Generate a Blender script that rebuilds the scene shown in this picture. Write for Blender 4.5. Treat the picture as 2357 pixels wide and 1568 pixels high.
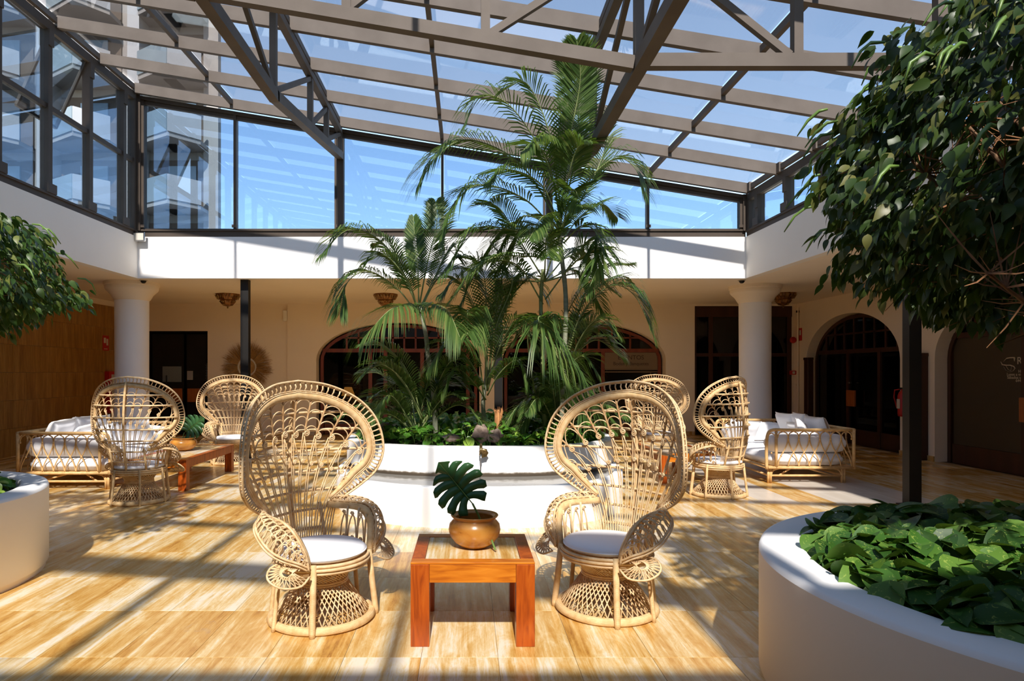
import bpy, math, random
import numpy as np
from mathutils import Vector, Matrix, Euler, noise as mnoise

random.seed(7); rng = np.random.default_rng(7)
scene = bpy.context.scene
for o in list(bpy.data.objects): bpy.data.objects.remove(o)
PI = math.pi; R = math.radians
# ------------------------------------------------------------------ camera, sky, sun, exposure
F, CX, CY, HC = 1500.0, 1075.0, 854.0, 1.55
cam_d = bpy.data.cameras.new('camera'); cam = bpy.data.objects.new('camera', cam_d)
scene.collection.objects.link(cam); scene.camera = cam
cam.location = (0, 0, HC); cam.rotation_euler = (R(90), 0, 0)
cam_d.sensor_width = 36; cam_d.lens = 36 * F / 2357
cam_d.shift_x = (1178.5 - CX) / 2357; cam_d.shift_y = (CY - 784) / 2357
cam_d.clip_start = .05; cam_d.clip_end = 300
SUN_DIR = Vector((0.005, 1.0, -1.0)).normalized()
w = bpy.data.worlds.new('world'); scene.world = w; w.use_nodes = True
nt = w.node_tree; nt.nodes.clear()
sky = nt.nodes.new('ShaderNodeTexSky'); sky.sky_type = 'NISHITA'; sky.sun_disc = False
sky.sun_elevation = R(45); sky.sun_rotation = R(180); sky.air_density = 1.0; sky.dust_density = 0.3; sky.ozone_density = 4.0; sky.altitude = 600
bg = nt.nodes.new('ShaderNodeBackground'); bg.inputs['Strength'].default_value = 0.165
wo = nt.nodes.new('ShaderNodeOutputWorld')
hs = nt.nodes.new('ShaderNodeHueSaturation'); hs.inputs['Saturation'].default_value = .84; hs.inputs['Hue'].default_value = .49
nt.links.new(sky.outputs[0], hs.inputs['Color']); nt.links.new(hs.outputs[0], bg.inputs[0]); nt.links.new(bg.outputs[0], wo.inputs[0])
sd = bpy.data.lights.new('sun', 'SUN'); sd.energy = 5.1; sd.angle = R(1.0); sd.color = (1, .95, .86)
so = bpy.data.objects.new('sun', sd); scene.collection.objects.link(so)
so.rotation_euler = SUN_DIR.to_track_quat('-Z', 'Y').to_euler(); so.location = (0, -6, 12)
scene.view_settings.view_transform = 'Standard'; scene.view_settings.look = 'None'
scene.view_settings.gamma = 1; scene.view_settings.use_curve_mapping = False
scene.view_settings.exposure = 1.33
scene.cycles.max_bounces = 14; scene.cycles.diffuse_bounces = 12; scene.cycles.glossy_bounces = 3
scene.cycles.transmission_bounces = 4; scene.cycles.transparent_max_bounces = 12
scene.cycles.caustics_reflective = False; scene.cycles.caustics_refractive = False
scene.cycles.sample_clamp_indirect = 6; scene.cycles.use_denoising = True

# ------------------------------------------------------------------ helpers
def P(x, y, Y): return Vector(((x - CX) * Y / F, Y, HC - (y - CY) * Y / F))
def lerp(a, b, t): return a + (b - a) * t
def srgb(r, g, b):
    f = lambda c: (c / 255 / 12.92) if c / 255 <= .04045 else ((c / 255 + .055) / 1.055) ** 2.4
    return (f(r), f(g), f(b), 1)
def col(c): return tuple(c) + ((1,) if len(c) == 3 else ())

class NT:
    def __init__(s, name):
        s.m = bpy.data.materials.new(name); s.m.use_nodes = True; s.t = s.m.node_tree; s.t.nodes.clear()
        s.out = s.n('ShaderNodeOutputMaterial')
    def n(s, typ, **kw):
        nd = s.t.nodes.new(typ)
        for k, v in kw.items(): setattr(nd, k, v)
        return nd
    def l(s, a, b): s.t.links.new(a, b)
    def bsdf(s, base=None, rough=.6, metal=0, spec=.5):
        b = s.n('ShaderNodeBsdfPrincipled')
        if base is not None: b.inputs['Base Color'].default_value = col(base)
        b.inputs['Roughness'].default_value = rough; b.inputs['Metallic'].default_value = metal
        b.inputs['Specular IOR Level'].default_value = spec
        s.l(b.outputs[0], s.out.inputs[0]); return b
    def noise(s, vec, scale, detail=3, dist=0, rough=.5):
        q = s.n('ShaderNodeTexNoise'); q.inputs['Scale'].default_value = scale; q.inputs['Detail'].default_value = detail
        q.inputs['Distortion'].default_value = dist; q.inputs['Roughness'].default_value = rough
        if vec is not None: s.l(vec, q.inputs['Vector'])
        return q.outputs['Fac']
    def ramp(s, fac, stops):
        r = s.n('ShaderNodeValToRGB'); e = r.color_ramp.elements
        while len(e) < len(stops): e.new(.5)
        for i, (p, c) in enumerate(stops): e[i].position = p; e[i].color = col(c)
        s.l(fac, r.inputs[0]); return r.outputs[0]
    def mapping(s, vec, scale=(1, 1, 1), rot=(0, 0, 0)):
        m = s.n('ShaderNodeMapping'); m.inputs['Scale'].default_value = scale; m.inputs['Rotation'].default_value = rot
        s.l(vec, m.inputs['Vector']); return m.outputs[0]
    def mix(s, fac, a, b, typ='MIX'):
        m = s.n('ShaderNodeMix', data_type='RGBA', blend_type=typ)
        if hasattr(fac, 'links'): s.l(fac, m.inputs[0])
        else: m.inputs[0].default_value = fac
        for v, i in ((a, 6), (b, 7)):
            if hasattr(v, 'links'): s.l(v, m.inputs[i])
            else: m.inputs[i].default_value = col(v)
        return m.outputs[2]
    def math(s, op, a, b=None):
        m = s.n('ShaderNodeMath', operation=op)
        for v, i in ((a, 0), (b, 1)):
            if v is None: continue
            if hasattr(v, 'links'): s.l(v, m.inputs[i])
            else: m.inputs[i].default_value = v
        return m.outputs[0]
    def bump(s, h, b, strength=.3, dist=.01):
        bp = s.n('ShaderNodeBump'); bp.inputs['Strength'].default_value = strength; bp.inputs['Distance'].default_value = dist
        s.l(h, bp.inputs['Height']); s.l(bp.outputs[0], b.inputs['Normal'])
    def obj(s): return s.n('ShaderNodeTexCoord').outputs['Object']
    def pos(s): return s.n('ShaderNodeNewGeometry').outputs['Position']
    def orand(s): return s.n('ShaderNodeObjectInfo').outputs['Random']
    def irand(s): return s.n('ShaderNodeNewGeometry').outputs['Random Per Island']

def simple(name, c1, c2=None, scale=8, rough=.6, metal=0, spec=.5, bump=0, bscale=60, stretch=(1, 1, 1)):
    q = NT(name); b = q.bsdf(c1, rough, metal, spec); v = q.mapping(q.obj(), stretch)
    if c2 is not None:
        q.l(q.ramp(q.noise(v, scale, 4), [(.35, c1), (.65, c2)]), b.inputs['Base Color'])
    if bump: q.bump(q.noise(v, bscale, 3), b, bump, .005)
    return q.m

M = {}
M['white'] = simple('white_plaster', (.88, .87, .85), (.85, .84, .82), 1.5, .75, bump=.12, bscale=25)
M['cream'] = simple('cream_plaster', (.90, .80, .66), (.87, .77, .63), 1.2, .8, bump=.12, bscale=25)
M['shade_white'] = simple('shaded_white_plaster', (.88, .84, .77), (.85, .81, .74), 1.2, .8, bump=.12, bscale=25)  # white plaster with the warm shade of the unsunned fascias in its colour
M['planter_bounce'] = simple('planter_bounce_plaster', (.89, .80, .69), (.86, .77, .66), 1.2, .8, bump=.12, bscale=25)  # plaster colour carries the warm light bounced up from the floor
M['bronze'] = simple('bronze_steel', (.15, .125, .105), (.125, .103, .086), 3, .62, 0, spec=.18, bump=.08, bscale=90)
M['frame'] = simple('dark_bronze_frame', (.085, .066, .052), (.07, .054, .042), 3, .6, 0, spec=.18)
M['black'] = simple('black_steel', (.008, .007, .006), (.012, .010, .008), 4, .5, spec=.3)
M['red_wood'] = simple('red_door_wood', (.22, .045, .012), (.15, .028, .008), 6, .4, stretch=(1, 1, .15))
M['dark_wood'] = simple('dark_wood', (.06, .018, .008), (.04, .012, .006), 6, .45, stretch=(1, 1, .15))
M['plate_wood'] = simple('plate_wood', (.42, .13, .03), (.33, .09, .02), 10, .4, stretch=(3, 3, .3))
M['cloth'] = simple('white_cloth', (.86, .86, .87), (.83, .83, .84), 3, .9, spec=.1, bump=.25, bscale=12)
M['red'] = simple('red_paint', (.50, .012, .012), None, rough=.4)
M['soil'] = simple('soil', (.03, .02, .012), (.015, .01, .006), 12, .95, bump=.8, bscale=20)
M['rock'] = simple('volcanic_rock', (.34, .26, .20), (.15, .10, .08), 9, .9, bump=1, bscale=14)
M['twig'] = simple('twig_bark', (.26, .12, .045), (.14, .06, .025), 14, .9)
M['bark'] = simple('bark', (.20, .11, .05), (.11, .06, .03), 14, .85, bump=.6, bscale=20, stretch=(2, 2, .6))
M['stump'] = simple('stump_fibre', (.55, .26, .09), (.25, .10, .035), 14, .9, bump=.8, bscale=20, stretch=(4, 4, .5))
M['raffia'] = simple('raffia', (.48, .29, .11), (.34, .19, .06), 10, .9)
M['pale'] = simple('pale_plastic', (.62, .58, .50), None, rough=.5)
M['chrome'] = simple('chrome', (.6, .6, .6), None, rough=.2, metal=1)
M['brass'] = simple('brass', (.40, .26, .10), (.2, .13, .05), 20, .3, .9)
M['lampgold'] = simple('pierced_lamp_metal', (.13, .045, .014), (.36, .17, .05), 18, .35, .6)
M['facade'] = simple('facade_shaded', (.27, .25, .23), (.23, .21, .20), .4, .85)  # facade colour darkened to put this side of the block in shade
M['facade_white'] = simple('facade_white', (.34, .34, .35), (.29, .29, .30), .5, .8)  # facade white dimmed by the same painted shade
M['facade_dark'] = simple('facade_recess_shade', (.10, .07, .05), (.07, .05, .035), .5, .8)  # dark tone painted for the shade inside the balconies
M['facade_glass'] = simple('facade_parapet_glass', (.20, .25, .28), (.17, .21, .24), .5, .25)
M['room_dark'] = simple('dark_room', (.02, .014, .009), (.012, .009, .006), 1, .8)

def wood_table():
    q = NT('orange_table_wood'); b = q.bsdf(None, .28)
    v = q.mapping(q.obj(), (9, 9, 1.1)); f = q.noise(v, 3, 6, 1.2)
    q.l(q.ramp(f, [(.3, (.20, .032, .004)), (.5, (.36, .066, .006)), (.72, (.46, .105, .010))]), b.inputs['Base Color'])
    q.bump(f, b, .05, .002); return q.m
M['table_wood'] = wood_table()
def apron_wood():
    q = NT('apron_wood'); b = q.bsdf(None, .28)
    v = q.mapping(q.obj(), (1.1, 9, 9)); f = q.noise(v, 3, 6, 1.2)
    q.l(q.ramp(f, [(.3, (.36, .085, .006)), (.5, (.52, .15, .010)), (.72, (.62, .21, .018))]), b.inputs['Base Color'])
    return q.m
M['apron_wood'] = apron_wood()
def pot_wood():
    q = NT('turned_pot_wood'); b = q.bsdf(None, .25)
    v = q.mapping(q.obj(), (1, 1, 1.8)); f = q.noise(v, 5, 4, 1.2)
    q.l(q.ramp(f, [(.28, (.16, .05, .010)), (.36, (.42, .16, .025)), (.55, (.52, .23, .040)), (.8, (.60, .32, .08))]), b.inputs['Base Color'])
    return q.m
M['pot_wood'] = pot_wood()
def travertine(name, pale=False, scale_x=1.0, wall=False, rough=.24, inlay=False):
    q = NT(name); b = q.bsdf(None, rough)
    rnd = q.math('ADD', q.orand(), q.irand())
    cmb = q.n('ShaderNodeCombineXYZ'); q.l(q.math('MULTIPLY', rnd, 37.0), cmb.inputs[0]); q.l(q.math('MULTIPLY', rnd, 91.0), cmb.inputs[2])
    add = q.n('ShaderNodeVectorMath', operation='ADD'); q.l(q.pos(), add.inputs[0]); q.l(cmb.outputs[0], add.inputs[1])
    v = add.outputs[0]
    if wall: s1, s2 = (7, 7, .8), (60, 60, 2.5)
    else: s1, s2 = (7.5 * scale_x, .45, 1), (34 * scale_x, 1.5, 1)
    f1 = q.noise(q.mapping(v, s1), 1.0, 5, .7, .6); f2 = q.noise(q.mapping(v, s2), 1.0, 8, .5, .8)
    f3 = q.noise(q.mapping(v, (3, 2, 3)), 2.0, 5, 1.0, .7)
    if pale:
        c = q.ramp(f1, [(.3, (.60, .53, .44)), (.7, (.68, .62, .54))])
    elif wall:
        c = q.ramp(f1, [(.25, (.24, .10, .015)), (.5, (.46, .23, .04)), (.75, (.60, .36, .09))])
        c = q.mix(q.ramp(f2, [(.35, (1, 1, 1)), (.6, (0, 0, 0))]), c, (.20, .08, .014))
    else:
        f4 = q.noise(q.mapping(v, (5, 1.6, 1)), 1.6, 7, .8, .75)
        sh = q.math('ADD', q.math('MULTIPLY', f1, .85), q.math('MULTIPLY', q.math('SUBTRACT', q.math('FRACT', q.math('MULTIPLY', rnd, 7.31)), .5), .17))
        sh = q.math('ADD', sh, q.math('MULTIPLY', q.math('SUBTRACT', f2, .5), .60))
        sh = q.math('ADD', sh, q.math('MULTIPLY', q.math('SUBTRACT', f4, .5), .55))
        sh = q.math('ADD', sh, .10 if not inlay else .17)
        c = q.ramp(sh, [(.26, (.30, .125, .022)), (.38, (.48, .245, .050)), (.49, (.57, .35, .11)), (.60, (.66, .50, .26)), (.70, (.72, .64, .50))])
        vein = q.ramp(f2, [(.30, (1, 1, 1)), (.37, (0, 0, 0))])
        c = q.mix(q.math('MULTIPLY', vein, .6), c, (.22, .11, .035))
        pit = q.ramp(f3, [(.66, (0, 0, 0)), (.74, (1, 1, 1))])
        c = q.mix(q.math('MULTIPLY', pit, .35), c, (.34, .24, .16))
    q.l(c, b.inputs['Base Color']); q.bump(f2, b, .06, .002)
    return q.m
M['travertine'] = travertine('travertine'); M['pale_tile'] = travertine('pale_stone', pale=True)
M['wall_tile'] = travertine('brown_travertine_wall', wall=True, rough=.3)
M['inlay'] = travertine('travertine_inlay', scale_x=2.2, inlay=True)
M['grout'] = simple('grout', (.30, .20, .10), None, rough=.9)

def rattan(name, c1, c2, wrap=0):
    q = NT(name); b = q.bsdf(None, .5, spec=.35)
    f = q.noise(q.obj(), 22, 4)
    q.l(q.ramp(f, [(.35, c1), (.68, c2)]), b.inputs['Base Color'])
    if wrap:
        wv = q.n('ShaderNodeTexWave', wave_type='BANDS', bands_direction='Z'); wv.inputs['Scale'].default_value = wrap
        wv.inputs['Distortion'].default_value = 1.5; q.l(q.obj(), wv.inputs['Vector']); q.bump(wv.outputs['Fac'], b, .45, .003)
    return q.m
M['rattan'] = rattan('rattan', (.62, .41, .20), (.76, .57, .34))
M['rattan_wrap'] = rattan('rattan_wrapping', (.62, .39, .17), (.76, .55, .29), 70)
M['rattan_dark'] = rattan('rattan_binding', (.42, .24, .10), (.58, .38, .19))
M['cane'] = rattan('cane_frame', (.60, .36, .14), (.72, .47, .21))

def leafmat(name, c1, c2, c3=None, rough=.38, trans=.25, veins=False):
    q = NT(name); b = q.bsdf(None, rough, spec=.35)
    rnd = q.math('FRACT', q.math('ADD', q.orand(), q.irand()))
    c = q.ramp(rnd, [(.0, c1), (.7, c2)] + ([(.93, c3)] if c3 else []))
    if veins:
        n = q.noise(q.mapping(q.obj(), (1, 1, 1)), 40, 3, 1.5)
        c = q.mix(q.math('MULTIPLY', q.ramp(n, [(.6, (0, 0, 0)), (.68, (1, 1, 1))]), .45), c, (.42, .50, .10))
    q.l(c, b.inputs['Base Color'])
    tr = q.n('ShaderNodeBsdfTranslucent'); q.l(q.mix(.5, c, (.25, .42, .03)), tr.inputs[0])
    mx = q.n('ShaderNodeMixShader'); mx.inputs[0].default_value = trans
    q.l(b.outputs[0], mx.inputs[1]); q.l(tr.outputs[0], mx.inputs[2]); q.l(mx.outputs[0], q.out.inputs[0])
    return q.m
M['palm'] = leafmat('palm_leaflet', (.040, .085, .018), (.075, .135, .030), (.15, .20, .05), .40, .3)
M['palm_stem'] = simple('palm_stem_green', (.20, .27, .09), (.30, .34, .14), 6, .45)
M['palm_trunk'] = simple('palm_trunk_grey', (.22, .24, .15), (.30, .30, .22), 5, .7, stretch=(1, 1, 6))
M['ficus'] = leafmat('ficus_leaf_shaded', (.016, .034, .007), (.034, .066, .012), (.12, .12, .03), .42, .14)  # greens darkened so the right crown reads as shaded
M['pothos'] = leafmat('pothos_leaf_shaded', (.016, .050, .008), (.038, .115, .013), (.10, .20, .028), .5, .16, veins=True)  # greens darkened to paint shade into the right planter
M['monstera'] = leafmat('monstera_leaf', (.035, .11, .035), (.045, .13, .04), None, .32, .15)
M['stalk'] = simple('green_stalk', (.10, .19, .035), (.15, .24, .05), 8, .4)

def glass(name, tint, refl=1.0, rough=0.0, ior=1.5):
    q = NT(name); t = q.n('ShaderNodeBsdfTransparent'); t.inputs[0].default_value = col(tint)
    g = q.n('ShaderNodeBsdfGlossy'); g.inputs['Roughness'].default_value = rough; g.inputs[0].default_value = (refl, refl, refl, 1)
    fr = q.n('ShaderNodeFresnel'); bf = q.n('ShaderNodeNewGeometry').outputs['Backfacing']   # both faces of a thin pane reflect alike
    q.l(q.math('ADD', q.math('MULTIPLY', bf, 1 / ior - ior), ior), fr.inputs[0])
    mx = q.n('ShaderNodeMixShader'); q.l(fr.outputs[0], mx.inputs[0]); q.l(t.outputs[0], mx.inputs[1]); q.l(g.outputs[0], mx.inputs[2])
    q.l(mx.outputs[0], q.out.inputs[0]); return q.m
M['roof_glass'] = glass('roof_glass', (.745, .74, .75), ior=1.45)
M['wall_glass'] = glass('wall_glass', (.62, .695, .77), ior=2.1)
M['shop_glass'] = glass('shop_glass', (.30, .24, .18), ior=1.45)
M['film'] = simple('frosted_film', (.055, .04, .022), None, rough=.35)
M['film_pale'] = simple('pale_sign_film', (.20, .14, .08), None, rough=.5)
def water_mat():
    q = NT('water'); b = q.bsdf((.20, .19, .17), .06); q.bump(q.noise(q.obj(), 9, 3), b, .25, .01); return q.m
M['water'] = water_mat()
def emit(name, c, s):
    q = NT(name); e = q.n('ShaderNodeEmission'); e.inputs[0].default_value = col(c); e.inputs[1].default_value = s
    q.l(e.outputs[0], q.out.inputs[0]); return q.m
M['lamp_glow'] = emit('lamp_shade_glow', (1, .62, .18), .9)
def planter_wall():
    q = NT('planter_plaster_stained'); b = q.bsdf(None, .75)
    sep = q.n('ShaderNodeSeparateXYZ'); q.l(q.obj(), sep.inputs[0])
    z = q.math('ADD', sep.outputs[2], q.math('MULTIPLY', q.math('SUBTRACT', q.noise(q.obj(), 14, 5), .5), .035))
    c = q.ramp(z, [(.385, (.05, .035, .02)), (.40, (.10, .07, .04)), (.415, (.70, .68, .64)), (.43, (.84, .83, .81))])
    q.l(c, b.inputs['Base Color']); q.bump(q.noise(q.obj(), 25, 3), b, .12, .005); return q.m
M['planter_wall'] = planter_wall()

class MB:
    """collects geometry, builds one mesh object"""
    def __init__(s): s.v = []; s.f = []
    def add(s, vs, fs):
        n = len(s.v); s.v.extend([tuple(p) for p in vs]); s.f.extend([tuple(i + n for i in f) for f in fs]); return s
    def box(s, x0, x1, y0, y1, z0, z1):
        vs = [(x, y, z) for x in (x0, x1) for y in (y0, y1) for z in (z0, z1)]
        return s.add(vs, [(0, 1, 3, 2), (4, 6, 7, 5), (0, 4, 5, 1), (2, 3, 7, 6), (0, 2, 6, 4), (1, 5, 7, 3)])
    def bbox(s, x0, x1, y0, y1, z0, z1, b=.004):
        """box with chamfered vertical and horizontal edges"""
        pts = []
        for (z, i) in ((z0, b), (z0 + b, 0), (z1 - b, 0), (z1, b)):
            X0, X1, Y0, Y1 = x0 + i, x1 - i, y0 + i, y1 - i
            pts.append([(X0 + b, Y0, z), (X1 - b, Y0, z), (X1, Y0 + b, z), (X1, Y1 - b, z), (X1 - b, Y1, z), (X0 + b, Y1, z), (X0, Y1 - b, z), (X0, Y0 + b, z)])
        vs = [p for r in pts for p in r]; fs = []
        for r in range(3):
            for k in range(8): fs.append((r * 8 + k, r * 8 + (k + 1) % 8, r * 8 + 8 + (k + 1) % 8, r * 8 + 8 + k))
        fs.append(tuple(range(7, -1, -1))); fs.append(tuple(range(24, 32)))
        return s.add(vs, fs)
    def bar(s, a, b, wx, wy, up=(0, 0, 1)):
        """rectangular bar from a to b; wx across, wy along 'up'"""
        a, b = Vector(a), Vector(b); d = (b - a).normalized(); u = Vector(up)
        sx = d.cross(u)
        if sx.length < 1e-4: sx = d.cross(Vector((0, 1, 0)))
        sx.normalize(); u = sx.cross(d).normalized()
        vs = [p + sx * i * wx / 2 + u * j * wy / 2 for p in (a, b) for (i, j) in ((-1, -1), (1, -1), (1, 1), (-1, 1))]
        return s.add(vs, [(0, 1, 2, 3), (7, 6, 5, 4), (0, 4, 5, 1), (1, 5, 6, 2), (2, 6, 7, 3), (3, 7, 4, 0)])
    def tube(s, pts, r, n=5, closed=False, caps=True, flat=1.0):
        pts = [Vector(p) for p in pts]; m = len(pts)
        if m < 2: return s
        rs = r if isinstance(r, (list, tuple)) else [r] * m
        T = []
        for i in range(m):
            a = pts[(i - 1) % m] if (closed or i > 0) else pts[i]; b = pts[(i + 1) % m] if (closed or i < m - 1) else pts[i]
            t = b - a; T.append(t.normalized() if t.length > 1e-9 else Vector((0, 0, 1)))
        t = T[0]; u = t.orthogonal().normalized(); vs = []
        for i in range(m):
            if i:
                u = u - T[i] * u.dot(T[i])
                u = u.normalized() if u.length > 1e-6 else T[i].orthogonal().normalized()
            w_ = T[i].cross(u)
            for k in range(n):
                a = 2 * PI * k / n; vs.append(pts[i] + (u * math.cos(a) + w_ * math.sin(a) * flat) * rs[i])
        fs = []
        for i in range(m if closed else m - 1):
            j = (i + 1) % m
            for k in range(n): fs.append((i * n + k, i * n + (k + 1) % n, j * n + (k + 1) % n, j * n + k))
        if caps and not closed: fs.append(tuple(range(n - 1, -1, -1))); fs.append(tuple(range((m - 1) * n, m * n)))
        return s.add(vs, fs)
    def lathe(s, prof, n=32, c=(0, 0, 0), closed=False, lobes=0, lamp=0.0):
        vs = []
        for (r, z) in prof:
            for k in range(n):
                a = 2 * PI * k / n; rr = r * (1 + lamp * math.cos(lobes * a)) if lobes else r
                vs.append((c[0] + rr * math.cos(a), c[1] + rr * math.sin(a), c[2] + z))
        fs = []; m = len(prof)
        for i in range(m if closed else m - 1):
            j = (i + 1) % m
            for k in range(n): fs.append((i * n + k, i * n + (k + 1) % n, j * n + (k + 1) % n, j * n + k))
        return s.add(vs, fs)
    def loft(s, rings, closed_ring=True, cap0=False, cap1=False, wrap=False):
        n = len(rings[0]); vs = [p for r in rings for p in r]; fs = []; m = len(rings)
        for i in range(m if wrap else m - 1):
            j = (i + 1) % m
            for k in range(n if closed_ring else n - 1): fs.append((i * n + k, i * n + (k + 1) % n, j * n + (k + 1) % n, j * n + k))
        if cap0: fs.append(tuple(range(n - 1, -1, -1)))
        if cap1: fs.append(tuple(range((m - 1) * n, m * n)))
        return s.add(vs, fs)
    def prism(s, poly, y0, y1):
        """polygon in (x,z), extruded along y"""
        n = len(poly); vs = [(x, y0, z) for x, z in poly] + [(x, y1, z) for x, z in poly]
        fs = [tuple(range(n)), tuple(range(2 * n - 1, n - 1, -1))]
        for k in range(n): fs.append((k, k + n, (k + 1) % n + n, (k + 1) % n))
        return s.add(vs, fs)
    def sweep2(s, path, wd, y0, y1, closed=False):
        """flat bar following a path in (x,z); wd to the inside (left normal)"""
        m = len(path); inn = []
        for i in range(m):
            a = path[max(i - 1, 0)] if not closed else path[(i - 1) % m]; b = path[min(i + 1, m - 1)] if not closed else path[(i + 1) % m]
            tx, tz = b[0] - a[0], b[1] - a[1]; L = math.hypot(tx, tz) or 1
            inn.append((path[i][0] + tz / L * wd, path[i][1] - tx / L * wd))
        rings = [[(p[0], y0, p[1]), (q_[0], y0, q_[1]), (q_[0], y1, q_[1]), (p[0], y1, p[1])] for p, q_ in zip(path, inn)]
        return s.loft(rings, True, not closed, not closed, closed)
    def mesh(s, name, mat, smooth=False):
        me = bpy.data.meshes.new(name); me.from_pydata(s.v, [], s.f)
        if isinstance(mat, (list, tuple)):
            for m_ in mat: me.materials.append(m_)
        else: me.materials.append(mat)
        if smooth: me.shade_smooth()
        me.update(); return me
    def build(s, name, mat, parent=None, smooth=False, loc=None):
        return place(s.mesh(name, mat, smooth), name, parent, loc)

C = scene.collection
def place(me, name, parent=None, loc=None, rot=None, scale=None, mw=None):
    o = bpy.data.objects.new(name, me); C.objects.link(o)
    if mw is not None: o.matrix_basis = mw
    if loc is not None: o.location = loc
    if rot is not None: o.rotation_euler = rot
    if scale is not None: o.scale = scale if hasattr(scale, '__len__') else (scale,) * 3
    if parent is not None: o.parent = parent
    return o
def tag(o, label=None, cat=None, group=None, kind=None):
    if label: o['label'] = label
    if cat: o['category'] = cat
    if group: o['group'] = group
    if kind: o['kind'] = kind
    return o
def thing(name, label, cat, loc=(0, 0, 0), rz=0, group=None):
    o = bpy.data.objects.new(name, None); C.objects.link(o); o.location = loc; o.rotation_euler = (0, 0, rz)
    o.empty_display_size = .1
    return tag(o, label, cat, group)
def struct(name, loc=(0, 0, 0), rz=0):
    o = bpy.data.objects.new(name, None); C.objects.link(o); o.location = loc; o.rotation_euler = (0, 0, rz); o['kind'] = 'structure'; return o
def copy_tree(o, parent=None):
    c = o.copy(); C.objects.link(c)
    if parent is not None: c.parent = parent
    for ch in o.children: copy_tree(ch, c)
    return c
def stuffpart(o): o['kind'] = 'stuff'; return o
def catmull(pts, n):
    pts = [Vector(p) for p in pts]; q = [pts[0] * 2 - pts[1]] + pts + [pts[-1] * 2 - pts[-2]]; out = []
    m = len(pts) - 1
    for k in range(n + 1):
        t = k / n * m; i = min(int(t), m - 1); t -= i
        a, b, c, d = q[i], q[i + 1], q[i + 2], q[i + 3]
        out.append(.5 * ((2 * b) + (c - a) * t + (2 * a - 5 * b + 4 * c - d) * t * t + (3 * b - a - 3 * c + d) * t ** 3))
    return out
def merge(verts, faces, mats, name, mat, parent=None, smooth=True):
    """many transformed copies of one small mesh joined to ONE mesh (numpy)"""
    V = np.array(verts, dtype=np.float32); n = len(V); k = len(mats)
    A = np.array([[list(r) for r in m_] for m_ in mats], dtype=np.float32)
    W = np.einsum('kij,nj->kni', A[:, :3, :3], V) + A[:, None, :3, 3]
    W = W.reshape(-1, 3)
    loops = np.array([i for f in faces for i in f], dtype=np.int32); tot = np.array([len(f) for f in faces], dtype=np.int32)
    L = (loops[None, :] + (np.arange(k, dtype=np.int32) * n)[:, None]).reshape(-1)
    TT = np.tile(tot, k); S = np.concatenate(([0], np.cumsum(TT)[:-1])).astype(np.int32)
    me = bpy.data.meshes.new(name); me.vertices.add(len(W)); me.vertices.foreach_set('co', W.reshape(-1))
    me.loops.add(len(L)); me.loops.foreach_set('vertex_index', L)
    me.polygons.add(len(TT)); me.polygons.foreach_set('loop_start', S); me.polygons.foreach_set('loop_total', TT)
    me.materials.append(mat); me.update(calc_edges=True)
    if smooth: me.shade_smooth()
    return place(me, name, parent)
def TRS(loc, rot, sc):
    return Matrix.Translation(loc) @ (rot.to_matrix().to_4x4() if isinstance(rot, Euler) else rot) @ Matrix.Diagonal((sc, sc, sc, 1) if not hasattr(sc, '__len__') else (*sc, 1))
# ------------------------------------------------------------------ room shell
XL, XR, YB, YF, ZC, ZT = -5.746, 4.866, 11.37, -.66, 3.17, 3.89
WL, WR, WB, WF = -8.25, 7.98, 15.8, -5.0
zlow = lambda x: 6.35 - .164 * (x - XL)

# floor: slab, the nearest tiles one by one, the rest as one mesh
floor = struct('floor')
MB().box(WL - .3, WR + 4, WF - .3, WB + 4, -.12, -.012).build('slab', M['grout'], floor)
TX, TY = .4165, .682
tile_mb = MB().bbox(-TX / 2 + .0008, TX / 2 - .0008, -TY / 2 + .0008, TY / 2 - .0008, -.03, 0, .001)
tile_me = tile_mb.mesh('tile', M['travertine']); tile_pale = tile_mb.mesh('tile', M['pale_tile'])
cells = []
for i in range(-40, 22):
    for j in range(-16, 19):
        x, y = 3.5 + TX * (i + .5), 3.526 + TY * (j + .5)
        if WL - .2 < x < WR + .2 and WF < y < WB + .3: cells.append((x, y))
is_pale = lambda x, y: y > 7.6 and y < 13.0 and (3.5 < x < 3.9165 or 4.333 < x < 5.58)
def vis(x, y):
    return y > 2.5 and 1075 + 1500 * (x + .25) / y > 0 and 1075 + 1500 * (x - .25) / y < 2357 and not (math.hypot(x - 2.87, y - 2.84) < 1.2) and not (math.hypot(x - .15, y - 8.5) < 1.4)
cells.sort(key=lambda p: (not vis(*p), p[1], abs(p[0])))
for x, y in cells[:300]: place(tile_pale if is_pale(x, y) else tile_me, 'tile', floor, (x, y, 0))
for nm, pale in (('far_tiles', False), ('far_pale_tiles', True)):
    rest = [Matrix.Translation((x, y, 0)) for x, y in cells[300:] if bool(is_pale(x, y)) == pale]
    stuffpart(merge(tile_mb.v, tile_mb.f, rest, nm, M['pale_tile' if pale else 'travertine'], floor, smooth=False))

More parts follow.
